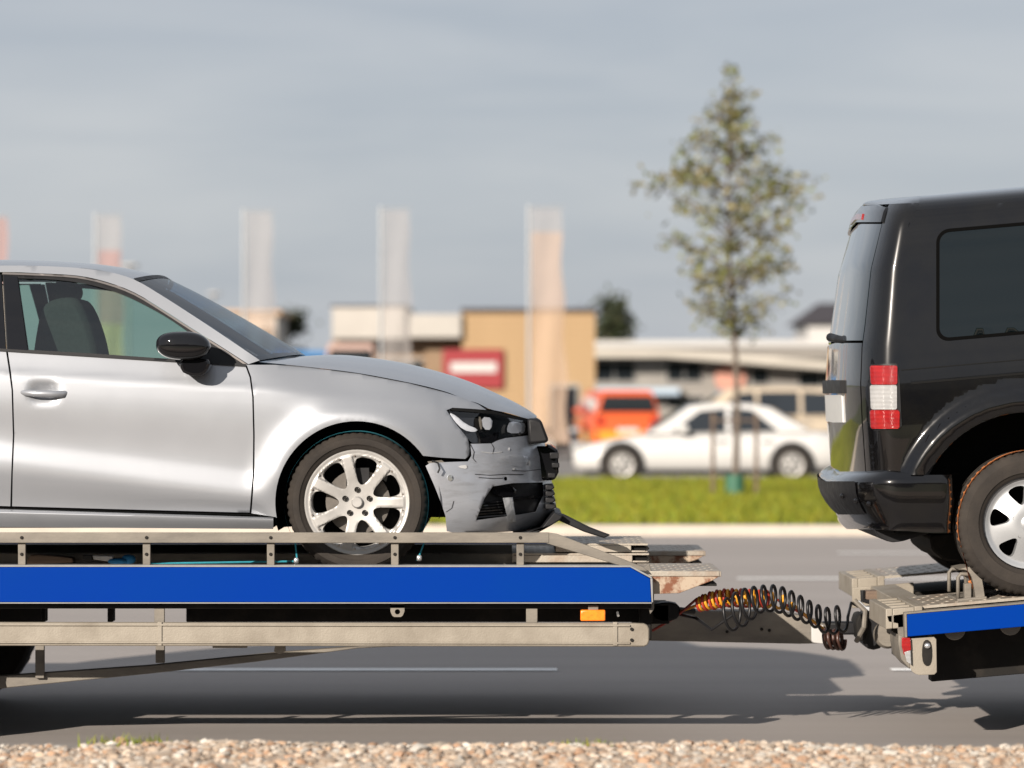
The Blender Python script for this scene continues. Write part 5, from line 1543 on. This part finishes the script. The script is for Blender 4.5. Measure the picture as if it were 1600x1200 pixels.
# ================================================================== BLACK VAN
YV, WV = 14.45, 0.90
YCV = YV + WV
van = empty('black_van', (P(1700, 930, YCV).x, YCV, .70), 'glossy black compact van riding on the transporter truck', 'van')
UL = [(318, 1352), (330, 1345), (349, 1341), (420, 1321), (510, 1309), (540, 1304), (600, 1301), (660, 1304), (730, 1310), (800, 1316)]   # tail, centre line
UC = [(318, 1436), (350, 1420), (420, 1412), (540, 1406), (620, 1405), (740, 1407), (800, 1410)]                                      # where the flat side starts
NV = 3.0
def depthV(u, v):
    vv = v - SL * (u - 1416)                    # undo the tilt of the truck bed
    xs = [308, 308.8, 310.5, 313, 317, 322, 330, 345, 372, 450, 540, 598, 660, 745, 800]
    ys = [.40, .33, .262, .212, .170, .143, .118, .098, .082, .052, .018, .004, .0, .014, .03]
    d = pchip_eval(xs, ys, vv)
    r = math.hypot(u - 1608, v - 818)
    if r < 300: d -= .055 * sstep(216, 198, r) if r > 198 else .055 * sstep(166, 182, r)
    return d
def vplan(v):
    Xr = (I(v, UL) - 800) * YCV / FPX
    Xf = (I(v, UC) - 800) * (YV + depthV(I(v, UC), v)) / FPX
    return Xr, Xf
def van_phi(phi, v, off=0.):
    Xr, Xf = vplan(v); d = depthV(I(v, UC), v)
    w = WV - d - off
    Y = YCV - w * math.sin(phi) ** (2 / NV) if phi > 0 else YCV
    x = Xf - (Xf - Xr - off) * max(0., math.cos(phi)) ** (2 / NV)
    return Vector((x, Y, CAM_H - (v - HZ) * Y / FPX))
def uof(phi, v):
    p = van_phi(phi, v); return 800 + p.x * FPX / p.y
PH = np.linspace(0, math.pi / 2, 61)
PHS = np.linspace(0, 300, 61)                   # meshing coordinate along the corner
def fwV(u, v):
    uc = I(v, UC)
    if u >= uc: return (u - uc + 1500., v)
    us = [uof(p, v) for p in PH]
    k0 = int(np.argmin(us))
    a = float(np.interp(u, us[k0:], PHS[k0:]))
    return (1200. + a, v)
def ivV(a, b):
    if a >= 1500: return (('u', a - 1500 + I(b, UC)), b)
    return (('p', max(0., (a - 1200.) / 300. * math.pi / 2)), b)
def posV(off=0.):
    def f(q, v):
        k, x = q
        if k == 'p': return van_phi(x, v, off)
        return P(x, v, YV + depthV(x, v) + off)
    return f
def partV(name, outer, m, off=0., step=9, holes=(), flange=.02, far=True, join=False, parent=None, fdir=(.0, 1, 0), raw=False):
    par = (fwV, ivV) if not raw else ((lambda a, b: (a, b)), ivV)
    mb = patch(outer, posV(off), step, holes, flange, fdir, par)
    if join: mb.mirror(YCV)
    o = mb.build(name, m, parent or van, sharp=50 if flange else 180)
    if far and not join: mirrored(o, YCV)
    return o
t_ = lambda u, v: v + SL * (u - 1416)
VE = 2300                                       # the body runs on out of the picture
WVC = (1608, 818)
FVC = (1608 + 960, 818 + SL * 960)
# side and corner shell in meshing coordinates: (a, v)
VA = lambda u, v: (u - I(v, UC) + 1500., v)
side_o = [(1500., t_(1431, 330))] + [VA(u, t_(u, 330)) for u in range(1460, VE + 1, 60)] + [VA(VE, t_(VE, 560)), VA(VE, t_(VE, 745)), VA(1790, t_(1790, 800))] + \
         [VA(u, v) for u, v in arc(WVC, 174, 0, 154, 28)] + [(1500., 742.)]
partV('body_side', side_o, blackp, step=9, flange=0, raw=True)
corner_o = [(1368., 318.8), (1420, 318.1), (1470, 317.4), (1500, 317.)] + [(1500., v) for v in (350, 420, 500, 570, 640, 700, 742)] + [(1368., 742.)] + [(1368., v) for v in (700, 600, 500, 400)]
partV('corner_pillar', corner_o, blackp, step=7, flange=0, raw=True)
gate_o = [(1200., 742), (1200, 600), (1200, 536), (1362, 536), (1362, 742)]
gt = partV('tailgate', gate_o, blackp, step=9, flange=.015, raw=True, join=True, fdir=(1, 0, 0))
glass_g = [(1200., 532), (1200, 420), (1200, 350), (1362, 350), (1362, 440), (1362, 532)]
partV('rear_window', glass_g, glass_dark, step=9, flange=.015, raw=True, join=True, fdir=(1, 0, 0), off=.002)
spo = [(1200., 347), (1200, 322), (1300, 320), (1366, 324), (1366, 347)]
partV('roof_spoiler', spo, blackp, step=7, flange=.04, raw=True, join=True, fdir=(1, 0, 0), off=-.012)
partV('brake_lamp', [(1200., 343), (1200, 334), (1232, 334), (1232, 343)], redlens, step=6, flange=.01, raw=True, join=True, fdir=(1, 0, 0), off=-.018)
partV('inner_shell', [(1200., 740), (1200, 330), (1500, 326), VA(VE, t_(VE, 330)), VA(VE, t_(VE, 590)), VA(1420, 590), VA(1420, 740)], pitch, step=22, flange=0, raw=True, join=True, off=.03)
# cant rail between side and roof
rl = []
for vv in (330, 327, 324, 321, 318.5, 316.5, 314.5, 312.5, 311, 309.8, 308.9, 308.3):
    row = []
    for u in [None] + list(np.linspace(1450, VE, 60)):
        if u is None:
            v = vv + SL * 18; u = I(v, UC)
        else: v = t_(u, vv)
        row.append(tuple(P(u, v, YV + depthV(u, v))))
    rl.append(row)
mirrored(MB().grid(rl[::-1]).build('cant_rail', blackp, van, sharp=180), YCV)
# roof
re_ = [P(u, t_(u, 308.3), YV + depthV(u, t_(u, 308.3))) for u in np.linspace(1436, VE, 30)]
rc_ = [P(u, t_(u, 309.5 - 2.4 * sstep(1360, 1460, u)), YCV) for u in np.linspace(1356, 1356 + (VE - 1436) * .944, 30)]
def bridgeV(edge, mid, n=12, ez=2.0, ex=2.0):
    rows = []
    for j in range(n + 1):
        s = j / n; kz = 1 - (1 - s) ** ez; kx = 1 - (1 - s) ** ex
        rows.append([(a.x + (b.x - a.x) * kx, a.y + (YCV - a.y) * s, a.z + (b.z - a.z) * kz) for a, b in zip(edge, mid)])
    return MB().grid(rows).mirror(YCV)
bridgeV(re_, rc_, 12, 2, 1.2).build('roof', blackp, van, sharp=180, weld=.0005)
# back edge of the roof down to the spoiler
cr_e = [van_phi((a - 1200) / 300 * math.pi / 2, 321 - 4 * (a - 1200) / 300, 0) for a in np.linspace(1200, 1500, 22)]
er = []
n_ = 21
for j in range(n_ + 1):
    s = 1 - j / n_; kz = 1 - (1 - s) ** 2; kx = 1 - (1 - s) ** 1.2; a, b = re_[0], rc_[0]
    er.append((a.x + (b.x - a.x) * kx, a.y + (YCV - a.y) * s, a.z + (b.z - a.z) * kz))
rws = []
A0, B0 = cr_e[-1], Vector(er[-1])
for vv in (317, 315.5, 314, 312.5, 311, 309.8, 308.6, 307.6, 306.7):
    c0 = P(1436, vv, YV + depthV(1436, vv))
    t = (c0.z - A0.z) / (B0.z - A0.z); lin = A0.lerp(B0, t)
    dy, dz = lin.y - c0.y, c0.z - lin.z
    row = []
    for k, (p, q) in enumerate(zip(cr_e, er)):
        w = math.sin(k / 21 * math.pi / 2) ** 3
        b = Vector(p).lerp(Vector(q), t)
        row.append((b.x - abs(dy) * (1 - w) * .25, b.y - dy * w, b.z))
    rws.append(row)
MB().grid(rws).mirror(YCV).build('roof_edge', blackp, van, sharp=180, weld=.0005)
# side window with rubber seal
def rr(u0, u1, v0, v1, r=16):
    pts = []
    for cx, cy, a0 in ((u1 - r, v0 + r, 90), (u0 + r, v0 + r, 180), (u0 + r, v1 - r, 270), (u1 - r, v1 - r, 0)):
        for k in range(7):
            a = math.radians(a0 - 0 + (k * 15 if True else 0)); pts.append((cx + r * math.cos(a), cy - r * math.sin(a)))
    # order: top-right, top-left, bottom-left, bottom-right
    a = [(u1 - r + r * math.cos(math.radians(t)), v0 + r - r * math.sin(math.radians(t))) for t in range(0, 91, 15)]
    b = [(u0 + r + r * math.cos(math.radians(t)), v0 + r - r * math.sin(math.radians(t))) for t in range(90, 181, 15)]
    c = [(u0 + r + r * math.cos(math.radians(t)), v1 - r - r * math.sin(math.radians(t))) for t in range(180, 271, 15)]
    d = [(u1 - r + r * math.cos(math.radians(t)), v1 - r - r * math.sin(math.radians(t))) for t in range(270, 361, 15)]
    return a + b + c + d
tilt = lambda poly: [(u, t_(u, v)) for u, v in poly]
skew = lambda poly: [(u + (v - 450) * .0, v) for u, v in poly]
for (u0, u1) in ((1463, 1795), (1850, 2190)):
    wo_ = tilt(rr(u0, u1, 363, 538, 20)); wi_ = tilt(rr(u0 + 5, u1 - 5, 368, 533, 16))
    sl_ = partV('window_seal', wo_, seal_m, off=-.004, step=9, holes=[wi_], flange=.012)
    partV('side_window', wi_, glass_dark, off=-.001, step=12, flange=0)
# shut lines and sliding rail along the side
for v0, u0, th, m_ in ((577, 1408, 1.6, pitch), (598, 1424, 3.2, pitch)):
    partV('body_groove', [(u0, t_(u0, v0)), (VE - 20, t_(VE - 20, v0)), (VE - 20, t_(VE - 20, v0 + th)), (u0, t_(u0, v0 + th))], m_, off=-.0025, step=14, flange=.002, far=False)
partV('rail_trim', [(1424, t_(1424, 594)), (VE - 20, t_(VE - 20, 594)), (VE - 20, t_(VE - 20, 596.4)), (1424, t_(1424, 596.4))], gloss_dark, off=-.008, step=12, flange=.006, far=False)
# flared arch lip
aro = arc(WVC, 207, 0, 150, 30); ari = arc(WVC, 175, 150, 0, 30)
# tail lamp
tl_o = smooth_poly(densify([(1359, 569), (1403, 568), (1406, 600), (1409, 668), (1366, 674), (1359, 662)], 12), 1)
tlb = partV('tail_light', tl_o, dark, off=-.006, step=5, flange=.03)
for v0, v1, m_ in ((571, 601, redlens), (601.6, 640, whitelens), (640.6, 670, redlens)):
    u0a, u1a = 1361.5, I((v0 + v1) / 2, [(570, 1402), (670, 1406)])
    ins = 2 if m_ is whitelens else 0
    partV('lamp_lens', smooth_poly(densify([(u0a + ins * 0, v0), (u1a - ins, v0), (u1a - ins, v1), (u0a + 1.5, v1)], 9), 1), m_, off=-.014, step=4, flange=.012, parent=tlb, far=False)
# rear bumper: own plan, standing proud
BU = [(733, 1321), (740, 1302), (751, 1290), (776, 1293), (795, 1304), (812, 1318), (822, 1323)]
def posB(off=0.):
    def f(a, v):                                 # a in 0..1 round the corner, above 1 along the side
        pr = .03 + .035 * sstep(735, 752, v) - .05 * sstep(775, 826, v) - off
        Xr = (I(v, BU) - 800) * (YCV) / FPX + off
        Xf = (1420 - 800) * YV / FPX
        y0 = YV - pr * .8
        if a <= 1:
            ph = a * math.pi / 2
            Y = YCV - (YCV - y0) * math.sin(ph) ** (2 / 3.2) if ph > 0 else YCV
            x = Xf - (Xf - Xr) * max(0., math.cos(ph)) ** (2 / 3.2)
        else:
            x = Xf + (a - 1) * .195; Y = y0 + .07 * max(0., (a - 1.75) / .23) ** 2
        return Vector((x, Y, CAM_H - (v - HZ) * Y / FPX))
    return f
rows = []
vb_ = [733, 735, 738, 743, 749, 756, 765, 776, 788, 800, 812, 822, 827]
for v in vb_:
    vv = v
    rows.append([tuple(posB()(a, vv + 6 * sstep(.4, 1.6, a) * sstep(760, 826, v) + (9 * sstep(.5, 1.3, a)) * (1 - sstep(733, 760, v)))) for a in list(np.linspace(0, 1, 26)) + list(np.linspace(1.08, 1.98, 12))])
mbb = MB().grid(rows)
top = rows[0]; mbb.grid([[(x + .12 * 0, 2 * 0 + y, z) for x, y, z in top], [(min(x + .06, x + .06), min(y + .08, YCV), z + .002) for x, y, z in top]])
bot = rows[-1]; mbb.grid([bot, [(x + .05, min(y + .12, YCV), z - .0) for x, y, z in bot]])
mbb.mirror(YCV)
bp_ = mbb.build('rear_bumper', blackp, van, sharp=60, weld=.0004)
# centre insert of the bumper with sensors
ins = []
for v in (752, 760, 770, 782, 794, 804):
    ins.append([tuple(posB(-.006)(a, v)) for a in np.linspace(0, .52, 14)])
MB().grid(ins).mirror(YCV).build('bumper_insert', dark, van, sharp=180, weld=.0004)
for a, v in ((.30, 775), (.50, 782), (.66, 787)):
    p = posB(-.008)(a, v); MB().sphere(p, .012, .012, .012, 12, 8).build('parking_sensor', gloss_dark, bp_, sharp=180)
# valance and muffler below
K('valance', smooth_poly(densify([(1360, 812), (1372, 838), (1390, 848), (1410, 846), (1432, 839), (1450, 834), (1470, 822), (1370, 806)], 14), 1), YV + .14, YV + 1.5, dark, .02, van)
K('underbody', [(1400, 745), (1480, 745), (1492, 780), (1486, 826), (1440, 834), (1400, 836)], YV + .06, YV + 1.7, pitch, .01, van)
K('suspension_arm', smooth_poly(densify([(1452, 836), (1490, 832), (1530, 846), (1540, 870), (1520, 880), (1476, 876), (1456, 860)], 16), 1), YV + .5, YV + 1.3, chassis_m, .01, van)
# wheel well
pc = P(*WVC, YV); Rw = 176 * YV / FPX
rows = []
for t in np.linspace(-5, 170, 26):
    a = math.radians(t); rows.append([(pc.x + Rw * math.cos(a), y, pc.z + Rw * math.sin(a)) for y in (YV - .02, YV + .44)])
lmv = MB().grid(rows); lmv.add([r[1] for r in rows], [tuple(range(len(rows)))])
mirrored(lmv.build('wheel_liner', pitch, van, sharp=180), YCV)
slabv = MB().add([(P(1450, 0, YV).x, YV + .08, 0)] * 0, [])
K('floor', [(1700, t_(1700, 820)), (VE, t_(VE, 820)), (VE, t_(VE, 850)), (1700, t_(1700, 850))], YV + .1, YV + 1.7, pitch, 0, van)
# front of the van beyond the frame
nose_st = []
xv0 = P(VE, 0, YV).x
zof = lambda v: CAM_H - (t_(VE, v) - HZ) * YV / FPX
f_o = [(xv0 - .02, zof(312)), (xv0 + .25, zof(318)), (xv0 + .85, zof(545)), (xv0 + 1.5, zof(590)), (xv0 + 1.75, zof(640)), (xv0 + 1.78, zof(800)), (xv0 + .95 + .55, zof(815)), (xv0 - .02, zof(815))]
MB().xprism(f_o, YV + .06, YV + 2 * WV - .06).build('cab_front', blackp, van, bevel=.06)
# handle on the tailgate, plate recess, plate
MB().tube([P(1349, 534, YV + .45), P(1330, 533, YV + .55), P(1310, 530, YV + .7), P(1297, 527, YV + .8)], [.012, .014, .018, .020], 10).build('rear_wiper', dark, van, sharp=180)
MB().sphere(P(1299, 527, YV + .8), .022, .05, .018, 14, 10).build('wiper_boss', dark, van, sharp=180)
partV('plate_light_bar', [(1200., 615), (1200, 594), (1262, 594), (1262, 615)], dark, off=-.016, step=8, flange=.016, raw=True, join=True, fdir=(1, 0, 0))
partV('number_plate', [(1200., 660), (1200, 617), (1256, 617), (1256, 660)], plate_m, off=-.008, step=9, flange=.01, raw=True, join=True, fdir=(1, 0, 0))
# ---- van wheels
def vhole(a):
    return [pol(.088, a - .10), pol(.088, a + .10), pol(.125, a + .22), pol(.158, a + .255), pol(.168, a + .18), pol(.171, a), pol(.168, a - .18), pol(.158, a - .255), pol(.125, a - .22)]
vdish = lambda r, a: -.012 + .030 * sstep(.05, .19, r) * 1.0 - .012 * sstep(.17, .195, r)
vr_me = alloy(.198, 6, math.radians(170), .03, vhole, vdish).mesh('van_rim'); vr_me.materials.append(rim_van)
vt_me = tyre(.316, .20, .098, 'van_tyre').mesh('van_tyre'); vt_me.materials.append(rubber)
vc_me = MB().lathe([(0, -.016), (.032, -.016), (.036, -.013), (.042, -.010), (.046, -.012), (.048, .0)], 30).mesh('van_cap'); vc_me.materials.append(rim_van)
vb_me = MB().lathe([(.198, -.006), (.203, 0), (.195, .02), (.18, .05), (.175, .15)], 48).mesh('van_barrel'); vb_me.materials.append(dark)
for me_ in (vr_me, vt_me, vc_me, vb_me):
    me_.polygons.foreach_set('use_smooth', [True] * len(me_.polygons)); me_.set_sharp_from_angle(angle=math.radians(38))
for c_, yy in ((WVC, 0), (FVC, 0)):
    c = P(c_[0], c_[1], YV + .03)
    for fl in (0, 1):
        w = link('wheel', vr_me, None, van, sharp=None)
        w.location = (c.x, c.y if not fl else 2 * YCV - c.y, c.z); w.rotation_euler.z = math.pi * fl
        t = link('tyre', vt_me, None, w, True, sharp=None); t.location.y = .092
        for nm, me_ in (('hub_cap', vc_me), ('rim_barrel', vb_me), ('wheel_back', back_me)):
            link(nm, me_, None, w, True, sharp=None)
        for k in range(5):
            a = .3 + k * 2 * math.pi / 5
            q = link('lug_bolt', lug_me, None, w, True, sharp=None); q.location = (.068 * math.cos(a), -.008, .068 * math.sin(a)); q.scale = (.7, 1, .7)
# orange strap over the tyre
os_ = empty('wheel_strap', P(1516, 905, YV + .05), 'orange lashing strap round the black van rear tyre', 'strap')
pc = P(WVC[0], WVC[1], YV + .12); Rr = .325
rows = []
for t in np.linspace(60, 192, 44):
    a = math.radians(t); rows.append([(pc.x + Rr * math.cos(a), YV + .035, pc.z + Rr * math.sin(a)), (pc.x + Rr * math.cos(a), YV + .08, pc.z + Rr * math.sin(a))])
lastp = rows[-1]
e1, e2 = P(1515, 908, 14.58), P(1519, 908, 14.62)
rows += [[tuple(Vector(lastp[0]).lerp(e1, t)), tuple(Vector(lastp[1]).lerp(e2, t))] for t in (.33, .66, 1)]
mb = MB().grid(rows); mb.add([(x + .002, y, z - .002) for x, y, z in mb.v], [tuple(reversed(f)) for f in mb.f])
mb.build('strap_band', orange_strap, os_, sharp=180)
MB().tube([e1, P(1520, 920, 14.6)], .007, 6).build('strap_end', orange_strap, os_)
